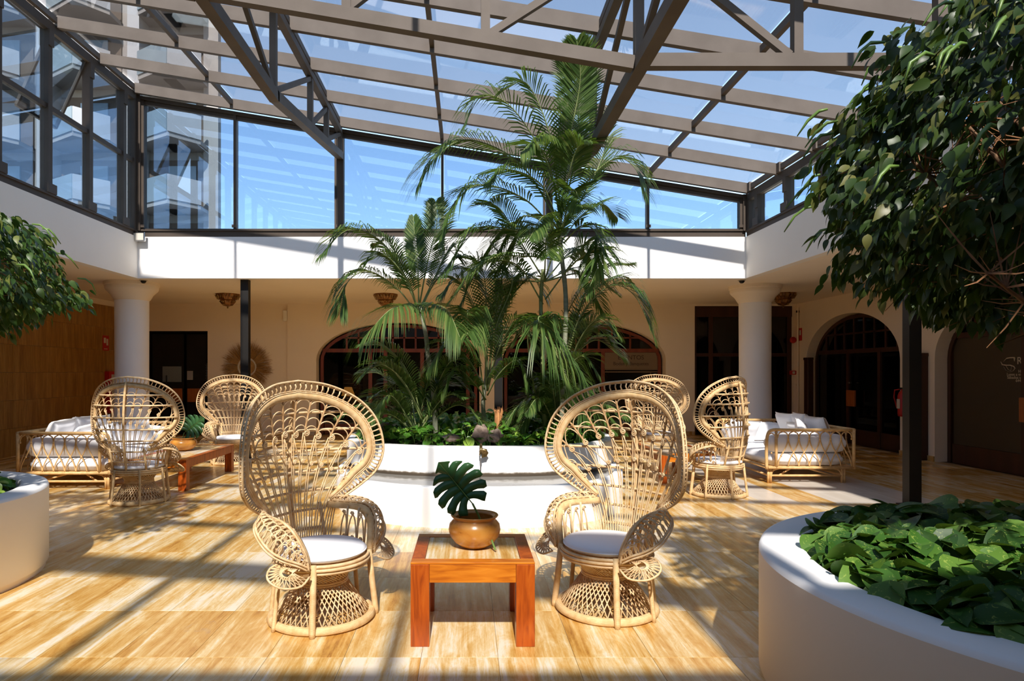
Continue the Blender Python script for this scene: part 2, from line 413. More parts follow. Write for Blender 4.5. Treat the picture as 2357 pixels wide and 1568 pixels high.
def wall_mb(s0, s1, H, t, ops, y0=0.0, n=28):
    """ops: (sa, sb, sill, top(s), straight?)"""
    mb = MB(); s = s0
    for sa, sb, fn, arch in sorted(ops, key=lambda o: o[0]):
        if sa > s: mb.box(s, sa, y0, y0 + t, 0, H)
        k = n if arch else 1
        for i in range(k):
            if arch: a0, a1 = [sa + (sb - sa) * .5 * (1 - math.cos(PI * q_ / k)) for q_ in (i, i + 1)]
            else: a0, a1 = sa, sb
            mb.prism([(a0, fn(a0)), (a1, fn(a1)), (a1, H), (a0, H)], y0, y0 + t)
        s = sb
    if s1 > s: mb.box(s, s1, y0, y0 + t, 0, H)
    return mb
def ell(c, a, b, sp): return lambda s: sp + b * math.sqrt(max(0, 1 - ((s - c) / a) ** 2))
# back wall (left piece sits a little behind the right one)
wb = struct('wall_back', (0, WB, 0))
LD = (-7.78, -6.29, lambda s: 2.52, False)
A1 = (-1.67 - 1.97, -1.67 + 1.97, ell(-1.67, 1.97, .90, 1.82), True)
A2 = (2.83 - 1.97, 2.83 + 1.97, ell(2.83, 1.97, .90, 1.82), True)
RD = (5.5, 7.88, lambda s: 3.12, False)
wall_mb(WL, -4.34, ZC + .3, .3, [LD]).build('plaster_left', M['cream'], wb)
wall_mb(-4.34, WR, ZC + .3, .34, [A1, A2, RD], -.06).build('plaster_right', M['cream'], wb)
# right wall: local x runs towards the camera
wr = struct('wall_right', (WR, WB, 0), R(-90))
ysr = lambda Y: WB - Y
B1c, B2c, B3c = ysr(13.67), ysr(9.46), ysr(5.2)
ops = [(c_ - 1.66, c_ + 1.66, ell(c_, 1.66, 1.0, 1.76), True) for c_ in (B1c, B2c, B3c)]
wall_mb(0, WB - WF, ZC + .3, .28, ops).build('plaster', M['cream'], wr)
# left wall faced with brown travertine tiles
wl = struct('wall_left', (WL, 0, 0))
MB().box(-.3, -.02, WF, WB + .3, 0, ZC + .3).build('plaster', M['cream'], wl)
wt = MB().bbox(-.02, 0, -.375, .375, -.2525, .2525, .0015); wt_me = wt.mesh('tile', M['wall_tile']); nwt = 0; rest = []
for r_ in range(-1, 6):
    for c_ in range(-1, 34):
        y = WB - .2 - c_ * .753 - (r_ % 2) * .37; z = 1.52 - .2525 + (r_ - 2) * .508
        if y < WF or y > WB + .2: continue
        if 1075 + 1500 * (WL) / max(y + .4, .1) > 0 and z + .25 < ZC + .2 and y < WB: place(wt_me, 'tile', wl, (0, y, z)); nwt += 1
        else: rest.append(Matrix.Translation((0, y, z)))
stuffpart(merge(wt.v, wt.f, rest, 'far_tiles', M['wall_tile'], wl, smooth=False))
wf = struct('wall_front', (0, WF, 0)); MB().box(WL - .3, WR + .3, -.3, 0, 0, ZC + .3).build('plaster', M['cream'], wf)
# portico ceiling around the glazed court, and the roof terrace on top of it
ce = struct('ceiling')
MB().box(WL - .3, XL - .12, WF, WB + .3, ZC, ZC + .35).build('slab', M['cream'], ce)
MB().box(XR + .12, WR + .3, WF, WB + .3, ZC, ZC + .35).build('slab', M['cream'], ce)
MB().box(XL - .12, XR + .12, YB + .12, WB + .3, ZC, ZC + .35).build('slab', M['cream'], ce)
MB().box(XL - .12, XR + .12, WF, YF - .12, ZC, ZC + .35).build('slab', M['cream'], ce)
for nm, b_ in (('trim_1', (XL - .12, XR + .12, YB, YB + .14)), ('trim_2', (XL - .14, XL, YF - .12, YB)), ('trim_3', (XR, XR + .14, YF - .12, YB)), ('trim_4', (XL, XR, YF - .12, YF))):
    o = MB().box(b_[0], b_[1], b_[2], b_[3], ZC - .004, ZT).build(nm, M['white'] if nm == 'trim_1' else M['shade_white']); o['kind'] = 'structure'
bs = struct('baseboard_back', (0, WB, 0))
for a, b in ((WL, LD[0]), (LD[1], -4.34)): MB().box(a, b, -.02, 0, 0, .09).build('board', M['travertine'], bs)
for a, b in ((-4.34, A1[0]), (A1[1], A2[0]), (A2[1], RD[0])): MB().box(a, b, -.08, -.06, 0, .09).build('board', M['travertine'], bs)
bs = struct('baseboard_right', (WR, WB, 0), R(-90)); e_ = [0] + [v for o_ in ops for v in o_[:2]] + [WB - WF]
for a, b in zip(e_[::2], e_[1::2]): MB().box(a, b, -.02, 0, 0, .09).build('board', M['travertine'], bs)
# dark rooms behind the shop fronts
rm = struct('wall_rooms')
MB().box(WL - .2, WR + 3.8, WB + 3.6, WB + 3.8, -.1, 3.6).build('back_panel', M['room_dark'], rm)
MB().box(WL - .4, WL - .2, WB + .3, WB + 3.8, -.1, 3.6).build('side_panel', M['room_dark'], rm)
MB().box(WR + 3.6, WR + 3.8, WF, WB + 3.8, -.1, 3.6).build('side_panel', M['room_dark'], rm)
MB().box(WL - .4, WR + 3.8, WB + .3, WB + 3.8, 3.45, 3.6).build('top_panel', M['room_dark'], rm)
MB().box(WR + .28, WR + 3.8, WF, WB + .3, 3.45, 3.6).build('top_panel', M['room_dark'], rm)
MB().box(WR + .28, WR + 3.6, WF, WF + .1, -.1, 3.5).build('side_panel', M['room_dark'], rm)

# ---- arched shop fronts
def arch_pts(c, a, b, sp, n=26):
    return [(c - a, 0.0)] + [(c - a * math.cos(PI * k / n), sp + b * math.sin(PI * k / n)) for k in range(n + 1)] + [(c + a, 0.0)]
def shopfront(name, loc, rz, c, a, b, sp, tz, muls, posts, wood, y0, pane_mats, fan_split=None, low=.32, fmat=None):
    g = struct(name, loc, rz); top = ell(c, a - .05, b - .05, sp)
    MB().sweep2(arch_pts(c, a, b, sp), .075, y0, y0 + .09).build('frame', wood, g)
    MB().box(c - a + .05, c + a - .05, y0 + .01, y0 + .08, tz - .045, tz + .045).build('transom', wood, g)
    e = [c - a + .06] + muls + [c + a - .06]
    for s in muls: MB().box(s - .022, s + .022, y0 + .015, y0 + .07, tz + .04, top(s)).build('mullion', wood, g)
    if fan_split:
        hw = (a - .05) * math.sqrt(max(0, 1 - ((fan_split - sp) / (b - .05)) ** 2))
        MB().box(c - hw, c + hw, y0 + .015, y0 + .07, fan_split - .018, fan_split + .018).build('mullion', wood, g)
    for s0, s1 in zip(e[:-1], e[1:]):
        k = 4; ss = [lerp(s0, s1, i / k) for i in range(k + 1)]
        poly = [(s0, tz)] + [(s1, tz)] + [(s, max(top(s), tz + .005)) for s in reversed(ss)]
        MB().prism(poly, y0 + .04, y0 + .048).build('pane', M['shop_glass'], g)
    for s in posts: MB().box(s - .045, s + .045, y0, y0 + .09, 0, tz).build('post', wood, g)
    e = [c - a + .06] + posts + [c + a - .06]
    for i, (s0, s1) in enumerate(zip(e[:-1], e[1:])):
        if low: MB().box(s0 + .04, s1 - .04, y0 + .01, y0 + .08, 0, low).build('bottom_rail', wood, g)
        MB().box(s0 + .03, s1 - .03, y0 + .04, y0 + .05, low, tz - .04).build('pane', pane_mats[i % len(pane_mats)], g)
    return g
sg = M['shop_glass']
g1 = shopfront('window_1', (0, WB, 0), 0, -1.67, 1.92, .87, 1.82, 2.05, [-2.95, -2.66, -2.38, -2.1, -1.82, -1.54, -1.26, -.98, -.7, -.42, -.14], [-2.37, -2.0, -1.1, .02], M['red_wood'], .16, [sg], 2.36, .25)
g2 = shopfront('window_2', (0, WB, 0), 0, 2.83, 1.92, .87, 1.82, 2.05, [1.55, 1.83, 2.11, 2.39, 2.67, 2.95, 3.23, 3.55, 4.0], [1.9, 3.33], M['red_wood'], .16, [sg], 2.36, .25)
for b_ in ((3.38, 4.68, 1.60, 2.0), ): MB().box(b_[0], b_[1], .185, .19, b_[2], b_[3]).build('sign_film', M['film_pale'], g2)
for z in (1.585, 1.525): MB().box(3.38, 4.68, .18, .19, z - .012, z + .012).build('blind_rail', M['film_pale'], g2)
MB().tube([(4.50, .18, 1.51), (4.50, .18, .9)], .008).build('blind_cord', M['film_pale'], g2)
dk = M['dark_wood']
g3 = shopfront('window_3', (WR, WB, 0), R(-90), B1c, 1.64, .98, 1.76, 1.97, [B1c + d for d in (-1.2, -.85, -.5, -.15, .2, .55, .9, 1.25)], [B1c - .35, B1c + .72], dk, .2, [sg], 2.35)
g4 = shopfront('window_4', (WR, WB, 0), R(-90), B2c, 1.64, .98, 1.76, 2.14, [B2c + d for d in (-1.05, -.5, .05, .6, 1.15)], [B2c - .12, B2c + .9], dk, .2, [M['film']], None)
g5 = shopfront('window_5', (WR, WB, 0), R(-90), B3c, 1.64, .98, 1.76, 1.97, [B3c + d for d in (-1.05, -.5, .05, .6, 1.15)], [B3c - .35, B3c + .72], dk, .2, [sg], None)
# rectangular glazed door wall beside the corner
g6 = struct('window_6', (0, WB, 0))
MB().box(5.5, 7.88, .0, .14, 2.86, 3.12).build('header', M['dark_wood'], g6)
for s in (5.52, 5.92, 7.0, 7.32, 7.83): MB().box(s - .05, s + .05, .02, .12, 0, 2.9).build('post', M['dark_wood'], g6)
MB().box(5.5, 7.88, .03, .11, 1.90, 1.98).build('transom', M['dark_wood'], g6)
for s0, s1 in ((5.57, 5.87), (5.97, 6.95), (7.05, 7.27), (7.37, 7.78)):
    for z0, z1 in ((.08, 1.9), (1.98, 2.86)): MB().box(s0, s1, .06, .07, z0, z1).build('pane', sg, g6)
# dark double door in the left opening
d1 = struct('door_1', (0, WB, 0))
MB().sweep2([(-7.78, 0), (-7.78, 2.52), (-6.29, 2.52), (-6.29, 0)], .06, .1, .2).build('frame', M['black'], d1)
for s0, s1, px_ in ((-7.70, -6.93, (-7.35, -6.98)), (-6.86, -6.37, (-6.80, -6.54))):
    lf = MB().box(s0, s1, .14, .18, 0, 2.45).build('leaf', M['black'], d1)
MB().bbox(-7.35, -6.96, .10, .14, .79, 1.12, .006).build('push_plate', M['plate_wood'], d1)
MB().bbox(-6.83, -6.50, .10, .14, .79, 1.12, .006).build('push_plate', M['plate_wood'], d1)
MB().box(-7.44, -6.98, .12, .138, 1.28, 1.66).build('pane', M['facade_glass'], d1)
MB().box(-6.84, -6.70, .12, .138, 1.33, 1.55).build('pane', M['facade_white'], d1)
MB().tube([(-7.33, .09, 1.2), (-7.33, .09, 1.44)], .015).build('handle', M['black'], d1)
# perforated screen strip beside it
q_ = MB()
for i in range(3):
    for j in range(22): q_.lathe([(0, 0), (.011, 0), (.011, .004), (0, .004)], 6, (-6.36 + i * .028 + (j % 2) * .014, 0, 0)); n_ = 24; q_.v[-n_:] = [(x, -z_ + .095, 1.05 + j * .032 + y_) for (x, y_, z_) in q_.v[-n_:]]
tag(q_.build('perforations', M['facade_glass'], d1), kind='stuff')
# push plates and handles of the right-hand doors
pp = MB().bbox(B1c - .28, B1c + .02, .13, .17, .80, 1.14, .006).build('push_plate', M['plate_wood'], g3)
MB().bbox(B1c - .25, B1c - .17, .14, .2, 1.28, 1.31, .006).build('handle', M['chrome'], g3)
MB().bbox(B2c - .10, B2c + .28, .11, .15, .80, 1.16, .006).build('push_plate', M['plate_wood'], g4)

# lettering
def text(body, size, mat, parent, loc, rot, name='lettering', ext=.002, align='CENTER'):
    cu = bpy.data.curves.new(name, 'FONT'); cu.body = body; cu.size = size; cu.extrude = ext; cu.align_x = align
    tmp = bpy.data.objects.new('tmp', cu); C.objects.link(tmp); dg = bpy.context.evaluated_depsgraph_get()
    me = bpy.data.meshes.new_from_object(tmp.evaluated_get(dg)); bpy.data.objects.remove(tmp)
    me.materials.clear(); me.materials.append(mat); o = place(me, name, parent, loc, rot); return stuffpart(o)
M['letter_dark'] = simple('dark_lettering', (.05, .025, .01), None, rough=.6)
M['letter_pale'] = simple('pale_lettering', (.62, .52, .38), None, rough=.6)
text('EVENTOS', .150, M['letter_dark'], g2, (4.02, .182, 1.83), (R(90), 0, 0))
text('Bodas y Banquetes', .115, M['letter_dark'], g2, (4.02, .182, 1.69), (R(90), 0, 0))
sgx = lambda px: WB - (WR + .2) * F / (px - CX)         # local x on the right wall from an image column
def on_right(body, xl, y, size):
    X = sgx(xl); Yw = WB - X; z = HC - (y - CY) * Yw / F
    text(body, size, M['letter_pale'], g4, (X, .232, z), (R(90), 0, 0), align='LEFT')
on_right('RE', 2335.5, 838.5, .155); on_right('Horari', 2339, 858, .062); on_right('Lunes a viernes 9', 2312.5, 865, .062)
on_right('Sábados solo con', 2313.5, 872, .062); on_right('644 512', 2333, 879.5, .062)
# swash emblem in front of the shop name
ex, ez = sgx(2318), HC - (838 - CY) * (WB - sgx(2318)) / F
em = MB()
def emb(pts, r): em.tube([(ex + a * .011, .228, ez - b * .0095) for a, b in pts], r, 4, flat=.3)
emb([(-9, -4), (-4, -9), (2, -10), (9, -10)], [.004, .014, .012, .010]); emb([(9, -10), (9, -4)], [.012, .002])
emb([(-14, -4), (-11, 1), (-5, 2), (2, 2), (8, 4), (10, 7), (7, 11), (1, 13), (-5, 10), (-9, 4)], [.002, .008, .010, .010, .008, .007, .005, .005, .004, .003])
emb([(-5, 3), (-1, 9), (3, 11), (4, 4)], .003)
stuffpart(em.build('emblem', M['letter_pale'], g4))

# ------------------------------------------------------------------ glazed court: back wall glazing, side glazing, roof
bz = M['bronze']; gb = struct('window_7', (0, YB + .06, 0))
mx = [-5.68, -4.055, -2.213, -.432, 1.44, 3.16, 4.80]
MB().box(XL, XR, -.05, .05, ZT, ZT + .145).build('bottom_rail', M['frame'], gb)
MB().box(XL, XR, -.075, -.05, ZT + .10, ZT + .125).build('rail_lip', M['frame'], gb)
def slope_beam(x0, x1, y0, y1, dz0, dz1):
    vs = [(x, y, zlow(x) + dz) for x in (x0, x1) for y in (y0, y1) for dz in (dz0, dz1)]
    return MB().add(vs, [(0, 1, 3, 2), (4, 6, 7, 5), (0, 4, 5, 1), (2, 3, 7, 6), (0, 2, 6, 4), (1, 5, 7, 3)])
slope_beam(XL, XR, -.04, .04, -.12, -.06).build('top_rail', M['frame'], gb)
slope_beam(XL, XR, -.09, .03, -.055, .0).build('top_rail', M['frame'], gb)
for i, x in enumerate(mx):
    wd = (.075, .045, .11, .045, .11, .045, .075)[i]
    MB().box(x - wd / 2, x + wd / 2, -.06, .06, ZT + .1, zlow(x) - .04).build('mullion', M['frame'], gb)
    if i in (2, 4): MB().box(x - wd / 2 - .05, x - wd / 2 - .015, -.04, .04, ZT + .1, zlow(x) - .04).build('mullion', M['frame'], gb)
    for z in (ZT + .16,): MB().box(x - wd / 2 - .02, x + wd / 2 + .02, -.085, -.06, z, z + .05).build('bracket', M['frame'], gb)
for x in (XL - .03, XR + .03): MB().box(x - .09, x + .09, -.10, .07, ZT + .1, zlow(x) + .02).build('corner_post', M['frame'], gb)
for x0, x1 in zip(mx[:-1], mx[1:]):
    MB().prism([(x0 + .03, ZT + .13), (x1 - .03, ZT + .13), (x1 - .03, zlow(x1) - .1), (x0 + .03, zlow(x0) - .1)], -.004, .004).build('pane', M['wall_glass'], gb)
# sides
def side(name, x, sgn, mid):
    g = struct(name, (x + sgn * .06, 0, 0)); zt = zlow(x)
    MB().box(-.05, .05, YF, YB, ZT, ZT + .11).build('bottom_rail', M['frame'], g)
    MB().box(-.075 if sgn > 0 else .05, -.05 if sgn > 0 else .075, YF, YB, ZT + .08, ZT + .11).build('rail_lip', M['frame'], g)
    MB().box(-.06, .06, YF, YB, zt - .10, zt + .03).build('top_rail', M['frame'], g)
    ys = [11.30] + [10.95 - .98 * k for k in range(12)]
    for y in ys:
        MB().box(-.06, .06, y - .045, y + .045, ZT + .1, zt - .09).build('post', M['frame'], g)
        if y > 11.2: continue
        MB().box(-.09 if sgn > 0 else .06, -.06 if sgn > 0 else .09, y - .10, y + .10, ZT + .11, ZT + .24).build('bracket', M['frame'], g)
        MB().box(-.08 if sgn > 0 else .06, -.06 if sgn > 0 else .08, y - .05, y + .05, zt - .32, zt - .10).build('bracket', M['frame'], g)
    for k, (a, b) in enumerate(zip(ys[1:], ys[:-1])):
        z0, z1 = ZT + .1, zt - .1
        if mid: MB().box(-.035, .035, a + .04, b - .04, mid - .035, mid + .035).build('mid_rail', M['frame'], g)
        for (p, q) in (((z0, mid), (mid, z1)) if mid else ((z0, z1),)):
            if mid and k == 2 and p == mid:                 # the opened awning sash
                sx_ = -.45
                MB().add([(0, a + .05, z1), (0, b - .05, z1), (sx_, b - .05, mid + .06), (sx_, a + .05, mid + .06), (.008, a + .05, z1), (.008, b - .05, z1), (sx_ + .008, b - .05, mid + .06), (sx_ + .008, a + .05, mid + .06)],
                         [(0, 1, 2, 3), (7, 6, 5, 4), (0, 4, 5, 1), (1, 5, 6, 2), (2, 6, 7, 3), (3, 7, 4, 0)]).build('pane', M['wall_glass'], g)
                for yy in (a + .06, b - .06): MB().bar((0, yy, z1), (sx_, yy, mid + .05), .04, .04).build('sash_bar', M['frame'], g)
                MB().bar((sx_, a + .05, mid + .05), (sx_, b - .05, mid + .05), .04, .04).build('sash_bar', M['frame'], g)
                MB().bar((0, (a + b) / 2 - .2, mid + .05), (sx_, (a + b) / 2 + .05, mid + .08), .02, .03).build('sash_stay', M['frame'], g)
                continue
            MB().box(-.004, .004, a + .03, b - .03, p + .01, q - .01).build('pane', M['wall_glass'], g)
    return g
gf = struct('window_11', (0, YF - .06, 0))
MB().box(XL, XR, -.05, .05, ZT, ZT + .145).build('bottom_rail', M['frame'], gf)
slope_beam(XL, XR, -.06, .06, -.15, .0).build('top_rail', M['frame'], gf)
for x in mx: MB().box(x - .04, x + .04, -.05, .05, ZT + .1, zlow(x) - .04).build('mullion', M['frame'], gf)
for x0, x1 in zip(mx[:-1], mx[1:]):
    MB().prism([(x0 + .03, ZT + .13), (x1 - .03, ZT + .13), (x1 - .03, zlow(x1) - .1), (x0 + .03, zlow(x0) - .1)], -.004, .004).build('pane', M['roof_glass'], gf)
side('window_8', XL, -1, 5.2); side('window_9', XR, 1, None)
# roof: purlins, glazing bars, panes
gr = struct('window_10'); py = [11.25 - 1.06 * k for k in range(11)] + [YF + .02]
for y in py:
    slope_beam(XL + .02, XR - .02, y - .035, y + .035, 0, .17).build('purlin', bz, gr)
    for x, sg_ in ((XL, 1), (XR, -1)): MB().box(x - .05, x + .05, y + .06 * sg_ - .07, y + .06 * sg_ + .07, zlow(x) + .02, zlow(x) + .17).build('cleat', bz, gr)
xs = [XL] + mx[1:-1] + [XR]
for x in xs:
    for a, b in zip(py[1:], py[:-1]): MB().box(x - .028, x + .028, a + .03, b - .03, zlow(x) + .06, zlow(x) + .14).build('glazing_bar', bz, gr)
for x0, x1 in zip(xs[:-1], xs[1:]):
    for a, b in zip(py[1:], py[:-1]):
        slope_beam(x0 + .01, x1 - .01, a + .004, b - .004, .175, .183).build('pane', M['roof_glass'], gr)
# trusses under the purlins
def truss_y(x, label):
    t = thing('roof_truss', label, 'truss', (x, 0, 0)); zt = zlow(x) - .05; zb = zt - 1.02
    ny = [11.35, 10.25, 9.2, 7.45, 5.47, 3.4, 1.4, YF + .15]
    zbot = lambda y: zb if y <= 7.45 else lerp(zb, zt - .42, (y - 7.45) / 3.9)
    MB().bar((0, 11.35, zt), (0, YF + .1, zt), .09, .09).build('top_chord', bz, t)
    MB().bar((0, 11.35, zbot(11.35)), (0, 7.45, zb), .11, .12).build('bottom_chord', bz, t)
    MB().bar((0, 7.5, zb), (0, YF + .1, zb), .11, .12).build('bottom_chord', bz, t)
    for i, y in enumerate(ny):
        MB().bar((0, y, zbot(y) + .05), (0, y, zt - .04), .075, .075, (0, 1, 0)).build('strut', bz, t)
        if i < len(ny) - 1:
            y2 = ny[i + 1]; up = i < 3
            a = (0, y2, zbot(y2) + .05) if up else (0, y, zbot(y) + .05); b = (0, y, zt - .04) if up else (0, y2, zt - .04)
            MB().bar(a, b, .05, .06).build('strut', bz, t)
    return t
truss_y(-2.213, 'brown steel roof truss left of the palms'); truss_y(1.44, 'brown steel roof truss whose lower beam passes right of the tall palm crown')
t = thing('roof_truss', 'brown steel cross beam truss running between the side glazing above the armchairs', 'truss', (0, 5.42, 0))
b0, b1 = zlow(-2.213) - 1.07, zlow(1.44) - 1.07
MB().bar((XL + .1, -.0, zlow(XL) - 1.07), (-2.27, 0, b0), .09, .11).build('bottom_chord', bz, t)
MB().bar((-2.15, 0, b0), (1.38, 0, b1), .09, .11).build('bottom_chord', bz, t)
MB().bar((1.5, 0, b1 + .02), (XR - .02, 0, b1 + .02), .09, .11).build('bottom_chord', bz, t)
MB().bar((-2.15, 0, zlow(-2.15) - .05), (1.38, 0, zlow(1.38) - .05), .06, .07).build('top_chord', bz, t)
MB().bar((1.5, 0, zlow(1.5) - .05), (XR - .05, 0, zlow(XR) - .05), .06, .07).build('top_chord', bz, t)
zc = lambda x: (lerp(b0, b1, (x + 2.213) / 3.653) if x < 1.44 else b1 + .02)
for x in (-1.0, .153, 2.742, 3.93): MB().bar((x, 0, zc(x) + .05), (x, 0, zlow(x) - .08), .075, .075, (0, 1, 0)).build('strut', bz, t)
for a, b in ((.2, 1.37), (2.68, 1.55), (-1.0, -.0)): MB().bar((a, 0, zc(a) + .05), (b, 0, zlow(b) - .08), .055, .06).build('strut', bz, t)
# ------------------------------------------------------------------ columns and posts
def column(x, y, label):
    t = thing('column', label, 'column', (x, y, 0), 0, 'round white columns at the corners of the court')
    MB().lathe([(.33, 0), (.33, .10), (.30, .13), (.285, 1.6), (.29, 2.84)], 48).build('shaft', M['white'], t, True)
    MB().lathe([(.29, 2.84), (.315, 2.87), (.36, 2.95), (.43, 3.02), (.45, 3.05), (.45, 3.10)], 48).build('capital', M['cream'], t, True)
    MB().lathe([(.45, 3.10), (.47, 3.11), (.47, ZC), (0, ZC)], 48).build('abacus', M['cream'], t)
    return t
column(-6.17, 12.0, 'round white column between the brown tiled wall and the dark doorway')
column(5.5, 12.45, 'round white column behind the right daybed, beside the arched doors')
def post(x, y, label):
    t = thing('support_post', label, 'post', (x, y, 0), 0, 'black steel posts under the court edge')
    MB().box(-.07, .07, -.06, .06, .012, ZC).build('shaft', M['black'], t)
    MB().box(-.12, .12, -.10, .10, 0, .012).build('base_plate', M['black'], t)
post(-3.95, 11.62, 'black steel post in front of the raffia sunburst')
post(.56, 11.62, 'black steel post behind the palms')
post(5.12, 7.5, 'black steel post rising behind the large right planter')

# ------------------------------------------------------------------ daybed lamps, wall things
def ceiling_lamp(x, y, label):
    t = thing('ceiling_lamp', label, 'lamp', (x, y, 0), 0, 'pierced ceiling lamps of the arcade')
    q = MB(); n = 16; prof = [(.25, ZC), (.25, ZC - .02), (.235, ZC - .06), (.19, ZC - .12), (.155, ZC - .125)]
    q.lathe(prof, n, (0, 0, 0), False, 8, .03); q.build('upper_bowl', M['lampgold'], t)
    MB().lathe([(.155, ZC - .125), (.16, ZC - .15), (.14, ZC - .20), (.08, ZC - .245), (.02, ZC - .262)], n, lobes=8, lamp=.03).build('lower_bowl', M['lampgold'], t)
    r = MB()
    for k in range(24):
        a, b = 2 * PI * k / 24, 2 * PI * (k + .5) / 24
        for (r0, z0, r1, z1) in ((.25, -.03, .20, -.115), (.163, -.15, .09, -.24)):
            r.tube([(r0 * math.cos(a) * 1.02, r0 * math.sin(a) * 1.02, ZC + z0), (r1 * math.cos(b) * 1.04, r1 * math.sin(b) * 1.04, ZC + z1), (r0 * math.cos(2 * b - a) * 1.02, r0 * math.sin(2 * b - a) * 1.02, ZC + z0)], .005, 4)
    stuffpart(r.build('star_ribs', M['brass'], t))
    MB().lathe([(.018, ZC - .255), (.01, ZC - .275), (.024, ZC - .285), (.01, ZC - .295), (0, ZC - .31)], 10).build('finial', M['brass'], t)
ceiling_lamp(-5.05, 13.75, 'pierced brass ceiling lamp beside the left black post')
ceiling_lamp(-1.72, 13.75, 'pierced brass ceiling lamp above the left arched window')
ceiling_lamp(6.6, 13.6, 'pierced brass ceiling lamp beside the right white column')

t = thing('raffia_sunburst', 'round raffia wall decoration with a pale ring and frayed fringe behind the post', 'wall decoration', ((570 - CX) * WB / F, WB - .02, HC - (845 - CY) * WB / F))
MB().lathe([(0, -.012), (.18, -.012), (.18, .012), (0, .012)], 32).build('disc', M['raffia'], t)
q = MB().lathe([(.19, -.015), (.235, -.015), (.235, .02), (.19, .02)], 40, closed=True)
q.build('pale_ring', M['pale'], t)
for o in t.children: o.rotation_euler = (R(90), 0, 0)
q = MB()
for k in range(520):
    a = random.uniform(0, 2 * PI); r1 = .58 + random.gauss(0, .035) + (.08 if random.random() < .03 else 0); b = a + random.gauss(0, .06); y = random.uniform(-.05, -.01)
    q.tube([(.23 * math.cos(a), y, .23 * math.sin(a)), (.4 * math.cos(a), y - .02, .4 * math.sin(a)), (r1 * math.cos(b), y, r1 * math.sin(b))], [.006, .005, .0015], 3)
stuffpart(q.build('fringe', M['raffia'], t))
t = thing('motion_sensor', 'small white box sensor high on the wall left of the arched window', 'sensor', ((657 - CX) * WB / F, WB, 1.55 + 128 * WB / F))
MB().bbox(-.05, .05, -.06, 0, -.14, .12, .012).build('housing', M['white'], t); MB().lathe([(0, 0), (.012, 0), (.012, .01), (0, .01)], 10, (-.012, -.01, .066)).build('lens', M['black'], t)

def on_left(px): return WL * F / (px - CX)
yl = on_left(243); zl = HC + (CY - 790) * yl / F
t = thing('fire_sign', 'red fire hose sign on the brown tiled wall left of the column', 'sign', (WL + .004, yl, zl)); q = .13
MB().box(0, .004, -.13, .13, -.17, .17).build('plate', M['red'], t)
MB().box(.004, .007, -.09, .0, 0, .12).build('pictogram', M['pale'], t); MB().box(.004, .007, .02, .09, -.05, .10).build('pictogram', M['pale'], t)
MB().box(.004, .007, -.08, .06, -.14, -.125).build('pictogram', M['pale'], t)
yl = on_left(252); zl = HC + (CY - 905) * yl / F
t = thing('hose_cabinet', 'white fire hose cabinet with a red frame half hidden by the left column', 'cabinet', (WL, yl, zl))
MB().box(0, .10, -.20, .6, -.45, .50).build('frame', M['red'], t); MB().box(.10, .11, -.10, .52, -.38, .43).build('door', M['pale'], t); MB().box(.11, .13, -.30, -.27, .05, .15).build('handle', M['chrome'], t)
def on_rightw(px): return WR * F / (px - CX)
yr = on_rightw(1841); zr_ = HC + (CY - 770) * yr / F
t = thing('fire_sign', 'red fire alarm sign on the cream wall beside the first arched door', 'sign', (WR - .004, yr, zr_))
MB().box(-.004, 0, -.11, .11, -.15, .15).build('plate', M['red'], t)
MB().box(-.007, -.004, -.07, -.0, -.02, .10).build('pictogram', M['pale'], t); MB().box(-.007, -.004, .03, .08, -.06, .08).build('pictogram', M['pale'], t)
t = thing('alarm_bell', 'round red alarm bell below the red sign near the right corner', 'alarm', (WR - .12, 15.72, HC + (CY - 783) * 15.72 / F), 0)
o = MB().lathe([(0, .06), (.05, .055), (.075, .03), (.08, 0), (0, 0)], 20).build('dome', M['red'], t, True); o.rotation_euler = (R(90), 0, 0)
MB().box(-.03, .03, 0, .09, -.03, .03).build('mount', M['red'], t)
t = thing('call_point', 'small red call point box low beside the corner trim', 'alarm', (WR - .10, 15.72, HC + (CY - 858) * 15.72 / F))
MB().bbox(-.07, .07, 0, .08, -.05, .05, .01).build('housing', M['red'], t); MB().box(-.03, .03, -.004, 0, -.03, .03).build('button', M['pale'], t)
t = thing('wall_conduit', 'cream vertical pipe running down the corner beside the alarm bell', 'pipe', (WR - .04, WB - .16, 0))
MB().tube([(0, 0, 0), (0, 0, ZC - .1)], .02, 8).build('pipe', M['cream'], t); MB().box(-.03, .03, -.01, .03, 2.95, 3.0).build('clip', M['black'], t); MB().box(-.03, .03, -.01, .03, 1.2, 1.23).build('clip', M['cream'], t)
def tall_board(y, label):
    t = thing('wood_planter_board', label, 'board', (WR - .03, y, 0), 0, 'dark boards beside the arches')
    MB().bbox(-.10, .03, -.09, .09, 0, 1.82, .008).build('board', M['dark_wood'], t); MB().bbox(-.11, .03, -.10, .10, 1.80, 1.86, .006).build('cap', M['dark_wood'], t)
tall_board(15.1, 'narrow dark wooden board standing left of the first arch')
tall_board(11.36, 'narrow dark wooden board on the pier behind the right black post')
t = thing('fire_extinguisher', 'red fire extinguisher with hose hanging left of the right black post', 'extinguisher', (WR - .11, 11.78, .72))
MB().lathe([(0, 0), (.07, .01), (.075, .05), (.075, .38), (.05, .45), (.025, .47), (.025, .50), (0, .50)], 20).build('cylinder', M['red'], t, True)
MB().box(-.03, .03, -.06, .04, .50, .53).build('lever', M['black'], t)
MB().tube([(0, .03, .50), (-.06, .12, .48), (-.06, .14, .35), (-.02, .12, .15)], .012, 6).build('hose', M['red'], t, True)
MB().box(-.078, -.07, -.04, .04, .15, .32).build('label_patch', M['pale'], t)
t = thing('table_lamp', 'lit yellow table lamp seen through the left arched window', 'lamp', (-3.3, 18.1, 0))
